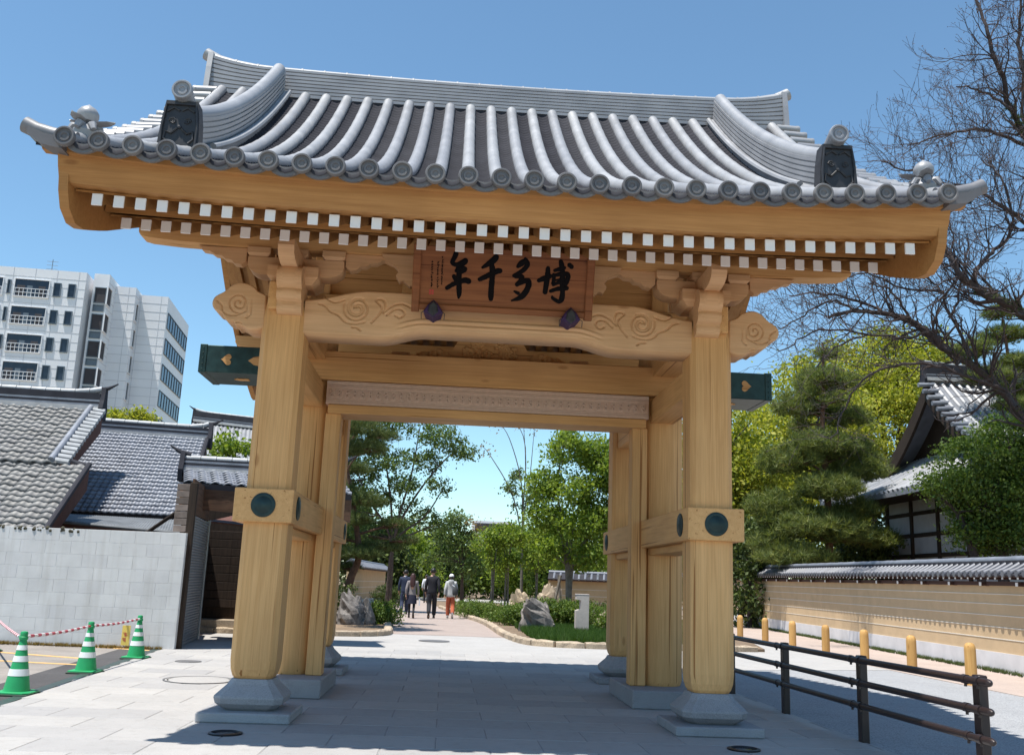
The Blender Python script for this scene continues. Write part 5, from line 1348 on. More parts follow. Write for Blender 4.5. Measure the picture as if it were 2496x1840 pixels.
def in_ell(E, n, shell=.5, r=rng):
    """points in a set of ellipsoids (cx,cy,cz,rx,ry,rz), biased outward"""
    w = np.array([e[3]*e[4]*e[5] for e in E])**.7; k = r.choice(len(E), n, p=w/w.sum()); E = np.array(E, float)[k]
    d = rand_dirs(n, r); rad = r.uniform(0, 1, n)**(1/3.)*(1-shell)+shell*r.uniform(.75, 1.0, n)
    return E[:, :3]+d*rad[:, None]*E[:, 3:6]
def limb(b, p, q, r0, r1, bend=.15, n=5, seg=6, r=rng):
    p, q = np.array(p, float), np.array(q, float); L = np.linalg.norm(q-p); o1 = r.normal(size=3)*bend*L*.4; o2 = np.array([0, 0, bend*L*.5])
    P = []
    for t in np.linspace(0, 1, n): P.append(p+(q-p)*t+math.sin(PI*t)*(o1*.5)+o2*math.sin(PI*t)*.6)
    b.tube(P, list(np.linspace(r0, r1, n)), seg, caps=False); return P
def broadleaf(name, label, base, stems, E, nclump, per, crad, lsize, lmat, bmat, r0=.14, seed=1, group=None, cat='tree', ntwig=40, shell=.55, extra=None, up=.35, droop=0):
    r = np.random.default_rng(seed); t = empty(name, tuple(base), label, cat, group); b = MB(); base = np.array(base, float)
    cl = in_ell(E, nclump, shell, r)
    tips = []
    for st in stems:
        P = [base+np.array([r.uniform(-.1, .1), r.uniform(-.1, .1), -.05])]+[np.array(s_, float) for s_ in st]
        S = smooth_poly(np.array(P), 4); rad = np.linspace(r0, r0*.25, len(S)); b.tube(list(S), list(rad), 8, caps=False)
        tips += [(S[k], rad[k]) for k in range(len(S)//3, len(S))]
    T = np.array([q[0] for q in tips]); TR = [q[1] for q in tips]
    pick = r.choice(nclump, min(ntwig, nclump), replace=False)
    for c in cl[pick]:
        d = np.linalg.norm(T-c, axis=1)+1.2*np.maximum(0, T[:, 2]-c[2]); k = int(np.argmin(d)); P = limb(b, T[k], c, min(TR[k]*.6, .05+.02*d[k]*.3), .008, .12, 5, 5, r)
        for j in range(2):
            e = cl[int(np.argmin(np.linalg.norm(cl-P[3]-r.normal(size=3)*crad, axis=1)))]
            if np.linalg.norm(e-P[3]) < 3*crad: limb(b, P[3], e, .018, .005, .1, 3, 4, r)
    b.o('trunk', bmat, t, True)
    C = np.repeat(cl, per, 0)+r.normal(size=(nclump*per, 3))*np.array([1, 1, .75])*crad*r.uniform(.6, 1.2, nclump).repeat(per)[:, None]
    V, F = leaves(C, lsize, up, .6, r); link('crown', raw_mesh('crown', V, F), lmat, t)
    if extra:
        C2 = in_ell(extra[0], extra[1], .8, r); C2 = np.repeat(C2, extra[2], 0)+r.normal(size=(extra[1]*extra[2], 3))*crad*.8; V, F = leaves(C2, lsize*.9, up, .6, r); link('young_leaves', raw_mesh('young_leaves', V, F), extra[3], t)
    return t
def pine(name, label, base, trunk, pads, ntuft, ln, wd, per, lmat=LF_PIN, bmat=BARK_P, r0=.16, seed=2, up=.8, cat='pine tree'):
    r = np.random.default_rng(seed); t = empty(name, tuple(base), label, cat); b = MB()
    S = smooth_poly(np.array([base]+list(trunk), float), 6); rad = np.linspace(r0, r0*.25, len(S)); b.tube(list(S), list(rad), 9, caps=False)
    C = []
    vol = np.array([p[3]*p[4] for p in pads]); vol = vol/vol.sum()
    for p, v in zip(pads, vol):
        c = np.array(p[:3]); k = int(np.argmin(np.linalg.norm(S-c, axis=1)+2*np.maximum(0, S[:, 2]-c[2]))); m = limb(b, S[k], c, max(.025, rad[k]*.5), .02, .12, 5, 6, r)
        n = max(30, int(ntuft*v)); q = rand_dirs(n, r)*np.array(p[3:6])*(r.uniform(.15, 1, n)**.45)[:, None]; q[:, 2] = np.abs(q[:, 2])*r.choice([1, 1, -.45], n); q = q+c
        C.append(q)
        for j in r.choice(n, min(n, 16), replace=False): limb(b, m[r.integers(2, 5)], q[j], .02, .006, .05, 3, 4, r)
    b.o('trunk', bmat, t, True)
    V, F = needles(np.vstack(C), ln, wd, per, up, r); link('crown', raw_mesh('crown', V, F), lmat, t); return t
def U(x, y, Y): return un(x, y, Y=Y)
def ell(x, y, Y, rx, ry, rz): p = U(x, y, Y); return (p[0], p[1], p[2], rx, ry, rz)

# --- bright camphor trees behind the right wall
for nm, lb, Y, bx, cs, sd, n in (
    ('camphor_tree', 'broad bright yellow green camphor tree rising behind the pine', 46, 1760, [(1700, 1000, 3.2, 3.3), (1660, 1120, 2.4, 3.0), (1790, 900, 3.6, 3.2), (1850, 1040, 3.2, 3.2), (1760, 1150, 3.8, 2.8)], 11, 230),
    ('camphor_tree', 'tallest bright yellow green camphor tree beside the temple hall roof', 50, 1940, [(1920, 800, 3.6, 2.6), (1850, 850, 2.8, 2.4), (2000, 790, 2.8, 2.0), (1970, 900, 3.6, 2.8), (1900, 980, 3.4, 3.2), (2030, 860, 2.4, 2.4)], 12, 230),
    ('camphor_tree', 'yellow green camphor tree showing beside the gate post', 40, 1600, [(1600, 960, 1.9, 2.2), (1640, 1040, 2.0, 2.2), (1590, 1120, 2.0, 2.0), (1540, 1050, 1.8, 2.5)], 13, 130)):
    E = [ell(x, y, Y+rng.uniform(-2, 2), rx, 3.0, rz) for x, y, rx, rz in cs]; bx_ = U(bx, 1300, Y)
    tops = [[((bx_[0]+e[0])/2, Y, e[2]*.45), (e[0], e[1], e[2]-.3)] for e in E]
    broadleaf(nm, lb, (bx_[0], Y, 0), tops, E, n, 190, .62, .21, LF_CAM, BARK_D, .35, sd, 'camphor trees beyond the wall', ntwig=50, shell=.6)
# --- pine behind the wall
Y = 27
b0 = U(1815, 1235, Y)
pads = [ell(x, y, Y+dy, rx*1.1, rx*.95, rz*1.7) for x, y, dy, rx, rz in ((1800, 770, 0, .6, .25), (1770, 830, .5, .8, .35), (1840, 850, -.4, .9, .35), (1750, 900, 0, 1.0, .4), (1850, 930, .6, .9, .4), (1790, 980, -.5, 1.3, .4), (1730, 1030, .4, 1.2, .45), (1870, 1040, .2, 1.3, .45), (1800, 1080, -.8, 1.5, .45), (1700, 1110, 0, 1.2, .45), (1880, 1120, .3, 1.2, .4), (1760, 1150, -1, 1.5, .5), (1680, 1190, -.3, 1.1, .45), (1840, 1180, -.8, 1.4, .5), (1740, 1215, -1, 1.3, .4), (1900, 1190, 0, 1.0, .35))]
pads = [(p[0]+rng.uniform(-.3, .3), p[1], p[2]+rng.uniform(-.2, .2), p[3]*rng.uniform(.7, 1.1), p[4], p[5]*rng.uniform(.7, 1.2)) for p in pads]
rp = np.random.default_rng(77)
for _ in range(22):
    yy_ = rp.uniform(800, 1225); hw_ = (yy_-720)/500*150; pads.append(ell(1800+rp.uniform(-1, 1)*hw_, yy_, Y+rp.uniform(-1.2, 1.2), rp.uniform(.35, .9), rp.uniform(.35, .8), rp.uniform(.25, .6)))
pine('pine_tree', 'tall dark pine with layered boughs behind the plastered wall', (b0[0], Y, 0), [U(1812, 1100, Y), U(1800, 950, Y), U(1803, 850, Y), U(1800, 750, Y)], pads, 6200, .36, .012, 14, LF_PIN, BARK_P, .17, 21)
# dark undergrowth behind the wall
for k, (x, y, Y, rx, rz) in enumerate(((1640, 1200, 30, 1.6, 1.3), (1960, 1190, 31, 1.6, 1.4), (1720, 1215, 34, 2.5, 1.5), (1880, 1200, 29.5, 1.5, .9))):
    e = ell(x, y, Y, rx, 1.4, rz); broadleaf('evergreen_shrub', ['dark evergreen shrub filling the gap beside the gate post', 'dark evergreen shrub beside the temple hall wall', 'dark low evergreen shrub behind the tall pine', 'dark evergreen shrub between the tall pine and the temple hall'][k], (e[0], Y, 0), [[(e[0], Y, e[2]*.6), (e[0]+.3, Y, e[2])]], [e, (e[0], e[1], e[2]*.45, rx, 1.4, e[2]*.5)], 110, 70, .3, .17, LF_DRK, BARK_D, .12, 30+k, cat='shrub', ntwig=16)
# --- dark evergreens in front of the hall
E = [ell(x, y, 19+dy, rx, 1.2, rz) for x, y, dy, rx, rz in ((2120, 1010, 0, 1.0, .7), (2200, 960, .5, 1.0, .7), (2085, 1060, -.3, .8, .45), (2160, 1100, 0, 1.2, .7), (2250, 1050, 0, 1.0, 1.0), (2230, 1160, -.4, .9, .4), (2120, 1165, .3, .5, .3), (2190, 1190, 0, .7, .3))]
b0 = U(2190, 1300, 19)
broadleaf('podocarp_tree', 'dense dark green evergreen tree in front of the temple hall', (b0[0], 19, 0), [[U(2180, 1150, 19), U(2150, 1050, 19)], [U(2200, 1100, 19), U(2210, 980, 19)], [U(2110, 1150, 19), U(2060, 1090, 19)]], E, 300, 110, .24, .10, LF_HDG, BARK_D, .16, 41, ntwig=60, extra=([(e[0], e[1], e[2]-.1, e[3], e[4], e[5]) for e in E], 120, 40, LF_DRK))
pads = [ell(x, y, 24+dy, rx, rx, rz) for x, y, dy, rx, rz in ((2130, 770, 0, .9, .4), (2200, 740, .4, 1.0, .4), (2240, 800, 0, 1.2, .4), (2170, 830, -.3, 1.0, .35), (2230, 860, 0, 1.0, .4), (2190, 690, .2, .7, .3), (2220, 890, -.6, .8, .3))]
b0 = U(2235, 1300, 24)
pine('pine_tree', 'dark pine above the temple hall roof beside the mossy bare tree', (b0[0], 24, 0), [U(2230, 1000, 24), U(2215, 850, 24), U(2195, 700, 24)], pads, 1700, .30, .011, 15, LF_PIN, BARK_P, .16, 43)

# --- bare branching tree (upper right)
def bare_tree():
    r = np.random.default_rng(5); t = empty('bare_tree', (16.6, 16.4, 0), 'big leafless tree with mossy forking boughs and reddish twigs', 'tree'); b = MB(); tw = []; moss = []
    nseg = [0]
    def grow(p, d, L, rad, lev):
        if lev > 6 or nseg[0] > 26000: return
        n = 4; P = [p]; dd = d.copy()
        for k in range(n):
            dd = dd+r.normal(size=3)*(.20 if lev > 1 else .12)*np.array([1, .8, 1]); dd[2] += .05; dd /= np.linalg.norm(dd); P.append(P[-1]+dd*L/n)
        r1 = max(.0055, rad*.66); nseg[0] += 1
        b.tube(P, list(np.linspace(rad, r1, n+1)), 6 if rad > .03 else (4 if rad > .012 else 3), caps=False)
        if rad < .014: tw.append(P[-1]); tw.append(P[2])
        kids = r.integers(2, 4) if lev < 6 else 2
        for j in range(kids):
            q = P[r.integers(2, n+1)] if j else P[-1]; a = r.normal(size=3)*np.array([1, .7, 1]); a /= np.linalg.norm(a)
            nd = dd*.85+a*(.55 if j else .25); nd /= np.linalg.norm(nd); grow(np.array(q), nd, L*r.uniform(.62, .86), r1*(.9 if j == 0 else .68), lev+1)
    limbs = [  # pixel polylines, depth, start radius, recursion start level
        ([(2300, 1000), (2226, 890), (2150, 815), (2080, 770), (2030, 725), (1960, 690), (1880, 680), (1810, 692)], 16.6, .15, 4),
        ([(2226, 890), (2190, 850), (2130, 830), (2050, 800), (1960, 800), (1890, 830), (1850, 890), (1820, 960)], 16.0, .06, 5),
        ([(2300, 760), (2241, 690), (2170, 650), (2120, 620), (2085, 570), (2060, 520), (2040, 470)], 15.4, .14, 3),
        ([(2120, 620), (2160, 560), (2200, 530), (2215, 470), (2195, 400), (2150, 350)], 15.6, .07, 3),
        ([(2320, 420), (2260, 330), (2215, 240), (2180, 130), (2150, 40), (2120, -40)], 16.4, .11, 3),
        ([(2260, 330), (2180, 290), (2110, 285), (2050, 300), (1990, 320)], 16.8, .06, 3),
        ([(2320, 560), (2260, 500), (2190, 450), (2120, 410), (2060, 400)], 17.2, .08, 3),
        ([(2215, 240), (2150, 200), (2090, 190)], 16.2, .05, 3),
        ([(2080, 770), (2040, 740), (1990, 690), (1950, 640), (1900, 620)], 16.2, .06, 4),
        ([(2150, 815), (2080, 690), (2060, 640), (2030, 610), (1960, 580)], 16.9, .05, 4),
        ([(2300, 250), (2240, 150), (2230, 60), (2235, -40)], 15.8, .08, 3), ([(2320, 640), (2270, 400), (2240, 250), (2245, 100)], 17.5, .10, 3),
        ([(2030, 725), (1980, 740), (1900, 735), (1830, 760), (1790, 800)], 16.2, .04, 4), ([(2080, 690), (2100, 640), (2090, 590), (2020, 560)], 16.5, .04, 4),
        ([(1960, 690), (1900, 665), (1840, 650), (1780, 640), (1730, 650)], 16.4, .045, 4), ([(1880, 680), (1820, 660), (1760, 690), (1710, 720)], 16.7, .035, 4), ([(1900, 735), (1840, 720), (1770, 730), (1710, 770)], 16.1, .035, 4), ([(2060, 640), (1980, 630), (1900, 600), (1840, 610)], 16.6, .04, 4), ([(2060, 400), (2020, 380), (1970, 370), (1930, 350)], 17.0, .04, 4)]
    tr = [np.array([16.9, 16.5, 0]), np.array([16.8, 16.5, 4]), U(2320, 1000, 16.5), U(2330, 760, 16.3), U(2330, 560, 16.3), U(2330, 300, 16.2)]
    b.tube(list(smooth_poly(np.array(tr), 5)), list(np.linspace(.34, .12, 26)), 10, caps=False)
    for P, Yd, r0, lev in limbs:
        S = smooth_poly(np.array([U(x, y, Yd+.25*math.sin(k*1.3)) for k, (x, y) in enumerate(P)]), 5); rad = np.linspace(r0, max(.018, r0*.3), len(S)); S = S+r.normal(size=S.shape)*.025
        b.tube(list(S), list(rad), 7, caps=False)
        if r0 > .1 : moss += [(S[k], rad[k]) for k in range(0, int(len(S)*.45))]
        for k in range(3, len(S), 2):
            d = S[min(k+1, len(S)-1)]-S[k-1]; d /= np.linalg.norm(d)
            for _ in range(3 if k < len(S)-3 else 4):
                a = r.normal(size=3)*np.array([1, .6, 1]); a /= np.linalg.norm(a); nd = d*.6+a*.8+np.array([0, 0, .15]); nd /= np.linalg.norm(nd)
                grow(S[k], nd, r.uniform(.55, 1.1), max(.010, rad[k]*.4), lev)
    b.o('trunk', BARK_D, t, True)
    T = np.array(tw); T = T[r.choice(len(T), min(len(T), 9000), replace=False)]; T = T+r.normal(size=T.shape)*.03
    V, F = leaves(T, .045, .2, .5, r); link('buds', raw_mesh('buds', V, F), LF_BUD, t)
    C = []
    for p, rd in moss:
        n = 60; d = rand_dirs(n, r); d[:, 2] = d[:, 2]*.7+.3; C.append(p+d*rd*1.05+r.normal(size=(n, 3))*np.array([.09, .05, .03]))
    V, F = needles(np.vstack(C), .09, .008, 6, .9, r); link('moss', raw_mesh('moss', V, F), LF_PIN2, t)
bare_tree()

# --- centre, through the gate
Y = 21.5
pads = [ell(x, y, Y+dy, rx, rx*.9, rz) for x, y, dy, rx, rz in ((770, 1030, .5, .7, .28), (740, 1080, 0, .8, .3), (800, 1100, -.4, .75, .28), (860, 1150, 0, .5, .2), (760, 1140, -.6, .8, .28), (720, 1180, 0, .8, .3), (830, 1200, .3, .8, .2), (780, 1215, -.4, .9, .25), (890, 1185, .1, .45, .15), (740, 960, .6, .7, .3), (700, 1020, 0, .7, .35), (760, 1245, .6, .5, .2), (800, 985, -4.2, .7, .3), (770, 940, -4.6, .8, .35), (840, 960, -4.0, .5, .25), (730, 990, -4.4, .8, .3), (790, 925, -3.6, .7, .3), (750, 905, -4.0, .9, .3))]
pine('pine_tree', 'small garden pine with leaning trunk and dark pads beside the path', (U(755, 1325, Y)[0], Y, .05), [U(766, 1270, Y), U(785, 1215, Y), U(775, 1120, Y), U(760, 1030, Y), U(745, 960, Y)], pads, 5600, .17, .006, 15, LF_PIN2, BARK_P, .15, 51)
Y = 33
E = [ell(x, y, Y+dy, rx, 1.0, rz) for x, y, dy, rx, rz in ((800, 940, 0, 1.3, .9), (880, 920, .5, 1.1, .7), (960, 950, -.3, .9, .7), (1010, 985, 0, .6, .4), (930, 1010, .4, .8, .4), (960, 1060, 0, .7, .35), (850, 1000, -.5, 1.0, .6), (780, 1040, .6, .9, .8), (910, 1110, .3, .7, .3), (960, 1140, .2, .5, .25), (840, 1150, .8, 1.0, .6), (880, 1060, 0, .7, .4), (720, 960, 0, 1.2, 1.2), (800, 1000, .4, 1.1, .8), (770, 1110, .8, 1.0, .8), (820, 1090, .2, .9, .6), (790, 1180, .8, 1.0, .6))]
broadleaf('airy_tree', 'airy spreading tree with fine radiating branches above the pine', (U(850, 1300, Y)[0], Y, .05), [[U(862, 1180, Y), U(900, 1100, Y), U(960, 1020, Y), U(1010, 975, Y)], [U(858, 1170, Y), U(850, 1050, Y), U(830, 950, Y)], [U(866, 1160, Y), U(900, 1040, Y), U(920, 930, Y)], [U(862, 1190, Y), U(930, 1130, Y), U(975, 1060, Y)], [U(858, 1200, Y), U(910, 1165, Y), U(965, 1145, Y)], [U(855, 1180, Y), U(800, 1080, Y), U(760, 960, Y)]], E, 480, 54, .20, .115, LF_BLU, BARK, .075, 52, ntwig=150, shell=.45)
Y = 34
E = [ell(x, y, Y, rx, .4, rz) for x, y, rx, rz in ((1120, 1070, .35, .35), (1140, 1110, .4, .3), (1120, 1160, .4, .25), (1170, 1090, .35, .3), (1100, 1200, .3, .3), (1130, 1040, .2, .3))]
broadleaf('slender_tree', 'tall slender tree with thin upright nearly bare stems', (U(1140, 1300, Y)[0], Y, .05), [[U(1143, 1150, Y), U(1140, 1050, Y), U(1115, 960, Y), U(1090, 920, Y)], [U(1143, 1140, Y), U(1150, 1020, Y), U(1145, 915, Y)], [U(1145, 1150, Y), U(1160, 1040, Y), U(1170, 930, Y)], [U(1140, 1180, Y), U(1120, 1080, Y), U(1075, 1000, Y), U(1055, 975, Y)], [U(1143, 1160, Y), U(1150, 980, Y), U(1120, 905, Y)]], E, 60, 30, .16, .12, LF_BLU, BARK_G, .042, 53, ntwig=60, extra=([ell(x, y, Y, rx, .4, rz) for x, y, rx, rz in ((1090, 930, .5, .3), (1140, 925, .5, .3), (1170, 940, .3, .3), (1060, 985, .4, .2))], 40, 5, LF_YEL))
Y = 24
E = [ell(x, y, Y+dy, rx, 1.0, rz) for x, y, dy, rx, rz in ((1240, 985, 0, .7, .55), (1300, 990, .4, .7, .6), (1340, 1030, 0, .8, .8), (1190, 1060, .2, .6, .5), (1250, 1070, -.5, .8, .6), (1310, 1090, -.2, .8, .6), (1190, 1130, .2, .6, .5), (1260, 1150, -.4, .8, .5), (1320, 1170, .2, .7, .5), (1200, 1200, 0, .5, .4), (1290, 1220, -.3, .6, .4), (1370, 1120, 0, .8, .8), (1410, 1060, 0, .9, .9), (1235, 950, .2, .3, .3))]
broadleaf('bushy_maple', 'bushy bright green maple with several stems behind the stone marker', (U(1245, 1300, Y)[0], Y, .05), [[U(1240, 1180, Y), U(1220, 1080, Y), U(1230, 980, Y)], [U(1250, 1180, Y), U(1280, 1080, Y), U(1300, 1000, Y)], [U(1258, 1220, Y), U(1320, 1140, Y), U(1350, 1050, Y)], [U(1235, 1200, Y), U(1195, 1110, Y)]], E, 420, 78, .20, .11, LF_MAP, BARK_G, .065, 54, ntwig=90, shell=.5)
Y = 30
for k, (x, lb) in enumerate(((1080, 'thin sapling with a loose crown beside the slender bare tree'), (1110, 'thin pale stemmed sapling beside the far boulders'), (1175, 'sapling with a green crown beside the bushy maple'))):
    E = [ell(x+dx, y, Y+k, rx, .5, rz) for dx, y, rx, rz in ((-15, 1190, .5, .4), (15, 1170, .5, .4), (0, 1230, .5, .3))]
    broadleaf('sapling', lb, (U(x, 1300, Y+k)[0], Y+k, .05), [[U(x-3, 1240, Y+k), U(x-10, 1180, Y+k)], [U(x+3, 1230, Y+k), U(x+14, 1170, Y+k)]], E, 70, 40, .18, .11, LF_MAP, BARK_G, .05, 60+k, 'garden saplings', ntwig=18)
Y = 46
E = [ell(x, y, Y+dy, rx, .9, rz) for x, y, dy, rx, rz in ((985, 1170, 0, .8, .7), (1020, 1190, 0, .8, .7), (960, 1220, .3, .9, .6), (1030, 1240, 0, .8, .5), (1000, 1140, 0, .5, .5))]
broadleaf('path_tree', 'small twiggy tree standing at the path edge beyond the walkers', (U(1012, 1300, Y)[0], Y, .05), [[U(1008, 1230, Y), U(985, 1160, Y)], [U(1012, 1220, Y), U(1005, 1140, Y)], [U(1014, 1230, Y), U(1035, 1180, Y)]], E, 130, 40, .24, .15, LF_BLU, BARK, .10, 70, ntwig=50, extra=([ell(1035, 1150, Y, .6, .5, .4)], 20, 10, LF_YEL))
far = [(800, 1180, 62, 3.2, 2.2), (870, 1215, 66, 3.0, 2.2), (930, 1230, 74, 3.0, 2.4), (900, 1190, 90, 5.0, 3.0), (1000, 1240, 84, 4.0, 2.6), (1080, 1235, 78, 3.4, 2.4), (1150, 1225, 70, 3.0, 2.4), (1210, 1210, 66, 3.2, 2.6), (1290, 1200, 60, 3.2, 3.0), (1060, 1215, 110, 6.0, 3.0), (1420, 1180, 62, 4.0, 3.4), (1540, 1150, 60, 4.0, 3.8), (720, 1150, 60, 4, 3.4)]
kinds = ('dark', 'mid green', 'bright green')
where = ('behind the airy tree', 'over the short garden wall', 'above the people in dark suits', 'rising farthest back left of the path', 'closing the end of the path', 'beside the far pale building', 'behind the slender bare tree', 'between the saplings and the bushy maple', 'behind the bushy maple', 'below the far pale building', 'hidden behind the right main column', 'seen through the slit beside the right post', 'behind the garden pine')
for k, (x, y, Y, rx, rz) in enumerate(far):
    e = ell(x, y, Y, rx, 2.2, rz); kd = (0, 2, 0, 0, 1, 1, 2, 1, 2, 0, 2, 2, 0)[k]
    broadleaf('distant_tree', 'distant %s tree %s' % (kinds[kd], where[k]), (e[0], Y, 0), [[(e[0], Y, e[2]*.5), (e[0]+.3, Y, e[2])]], [e, (e[0]+rx*.3, Y, e[2]*.5, rx*.9, 2.0, e[2]*.45)], 120, 60, .55, .30, (LF_DRK, LF_HDG, LF_MAP)[kd], BARK_D, .22, 80+k, 'distant trees beyond the path', ntwig=14)
# --- shrubs
def shrub(c, rx, ry, h, label, seed, n=70, per=60, mat=LF_HDG, ls=.06, group='azalea bushes', name='azalea_bush'):
    E = [(c[0]+dx*rx, c[1]+dy*ry, h*.55, rx*.6, ry*.6, h*.5) for dx, dy in ((-.4, 0), (.4, .1), (0, -.3), (0, .35))]
    return broadleaf(name, label, (c[0], c[1], .05), [[(c[0], c[1], h*.35), (c[0]+.1, c[1], h*.6)], [(c[0]-.2, c[1], h*.5)]], E, n, per, .11, ls, mat, BARK, .03, seed, group, 'shrub', 10, .6)
sh_ = [((1.65, 24.5), .9, .8, .55, 'clipped azalea bush at the kerb beside the walkers'), ((1.9, 22.2), .8, .7, .6, 'clipped azalea bush between the kerb and the pale rock'), ((2.9, 21.6), .9, .8, .85, 'tall azalea bush behind the pale blocky rock'), ((3.7, 21.3), .9, .8, .85, 'azalea bush behind the notched stone marker'), ((4.6, 18.6), .8, .7, .7, 'azalea bush beside the notched stone marker'),
       ((1.0, 28.5), .9, .9, .55, 'low azalea bush along the kerb farther up the path'), ((.8, 32), .9, 1.0, .55, 'far azalea bush near the end of the path kerb'), ((2.6, 26.5), 1.0, .9, .7, 'azalea bush below the saplings'), ((5.2, 22.5), 1.0, .9, .9, 'azalea bush below the bushy maple'), ((5.6, 17.4), .8, .7, .6, 'azalea bush near the right back post of the gate'),
       ((-3.1, 39.5), .9, .7, 1.0, 'round dark bush before the short garden wall'), ((-2.25, 19.9), .62, .5, .62, 'small bush beside the pointed rock'), ((-4.1, 20.2), 1.0, .8, 1.5, 'dark bush below the garden pine'), ((-4.9, 22.0), 1.2, .8, 1.9, 'tall dark bush behind the garden pine')]
for k, (c, rx, ry, h, lb) in enumerate(sh_): shrub(c, rx, ry, h, lb, 120+k, mat=LF_DRK if k in (10, 12, 13) else LF_HDG, n=80 if h < .8 else 120)
e = ell(505, 1005, 24, 1.1, .8, .7); broadleaf('leafy_shrub', 'bright green leafy shrub behind the low tiled roofs', (e[0], 24, 0), [[(e[0], 24, e[2]*.6), (e[0], 24, e[2])]], [e, (e[0]+.3, 24, e[2]*.6, 1.2, .8, e[2]*.4)], 90, 70, .22, .15, LF_MAP, BARK, .10, 140, cat='shrub', ntwig=14)
for k, x in enumerate((258, 310)):
    e = ell(x, 925, 60, .9, .9, .8); broadleaf('roof_shrub', ['yellowish treetop peeping over the middle roof ridge', 'yellowish treetop peeping over the ridge beside the tower'][k], (e[0], 60, 0), [[(e[0], 60, e[2]*.7), (e[0], 60, e[2])]], [e], 40, 50, .3, .25, LF_CAM, BARK, .14, 150+k, 'treetops over the roof', 'tree', 8)
# --- lilyturf and weeds (uncountable)
def blades(name, poly_pts, label, ln, wd, mat, z=.055, parent=None):
    P = np.array(poly_pts); n = len(P); V, F = needles(np.c_[P, np.full(n, z)], ln, wd, 9, 1.6, rng); o = link(name, raw_mesh(name, V, F), mat, parent); tag(o, label, 'grass', None, 'stuff'); return o
Q = np.c_[rng.uniform(1.75, 6.0, 5200), rng.uniform(13.1, 20.5, 5200)]; xl = np.interp(Q[:, 1], [12.9, 13.6, 15.6, 20.5], [1.95, 1.65, 1.4, 1.25]); yl = np.interp(Q[:, 0], [1.5, 1.95, 3, 4.6, 7.2], [13.8, 13.0, 12.9, 13.2, 13.9])
Q = Q[(Q[:, 0] > xl+.1) & (Q[:, 1] > yl+.05)]; blades('lilyturf', Q, 'green lilyturf covering the bed around the stone marker', .22, .008, LF_GRS)
Q = np.c_[rng.uniform(-4.5, -2.3, 130), rng.uniform(19.2, 24, 130)]; blades('lilyturf', Q, 'green tufts around the pointed rock', .2, .008, LF_GRS)
s = rng.uniform(0, 40, 2200); n_ = rng.uniform(.19, .34, 2200)**1.0; Q = np.array([WP(a, c, 0)[:2] for a, c in zip(s, n_)]); blades('weeds', Q, 'thin dark weeds along the foot of the plastered wall', .10, .006, LF_DRK, 0)
s = rng.uniform(.2, 5.5, 500); Q = np.array([A_+bd*a+bn*(.08+rng.uniform(0, .12)) for a in s]); blades('weeds', Q, 'dry weeds along the foot of the block wall', .07, .005, LF_YEL, -.01)
# leaning stakes by the far boulders
for k, (x0, x1) in enumerate(((3.6, 3.95), (4.05, 3.9), (4.3, 4.25))):
    o = MB().tube([(x0, 27.5+.3*k, 0), (x1, 27.5+.3*k, 1.75)], .05, 8).o('tree_stake', BARK_G, None, True); tag(o, 'pale wooden tree stake leaning under the bushy maple', 'stake', 'tree stakes under the maple')

# ============================================================ PEOPLE
def cloth(name, c, rough=.85): return m_plain(name, c, rough, 0, .12, 25)
SKIN = m_plain('skin', (.48, .28, .19), .6, 0, .05); HAIRB = m_plain('black_hair', (.012, .010, .010), .5, 0, .3, 40); HAIRR = m_plain('dark_red_hair', (.045, .014, .012), .5, 0, .3, 40)
def skin_obj(name, V, E, R, mat, parent, root=0, sub=2):
    me = bpy.data.meshes.new(name); me.from_pydata([tuple(map(float, v)) for v in V], E, []); me.materials.append(mat)
    o = bpy.data.objects.new(name, me); col.objects.link(o); md = o.modifiers.new('skin', 'SKIN'); md.use_smooth_shade = True
    sk = me.skin_vertices[0].data
    for i, r in enumerate(R):
        sk[i].radius = r if hasattr(r, '__len__') else (r, r); sk[i].use_root = (i == root)
    sb = o.modifiers.new('sub', 'SUBSURF'); sb.levels = sub; sb.render_levels = sub
    setpar(o, parent); return o
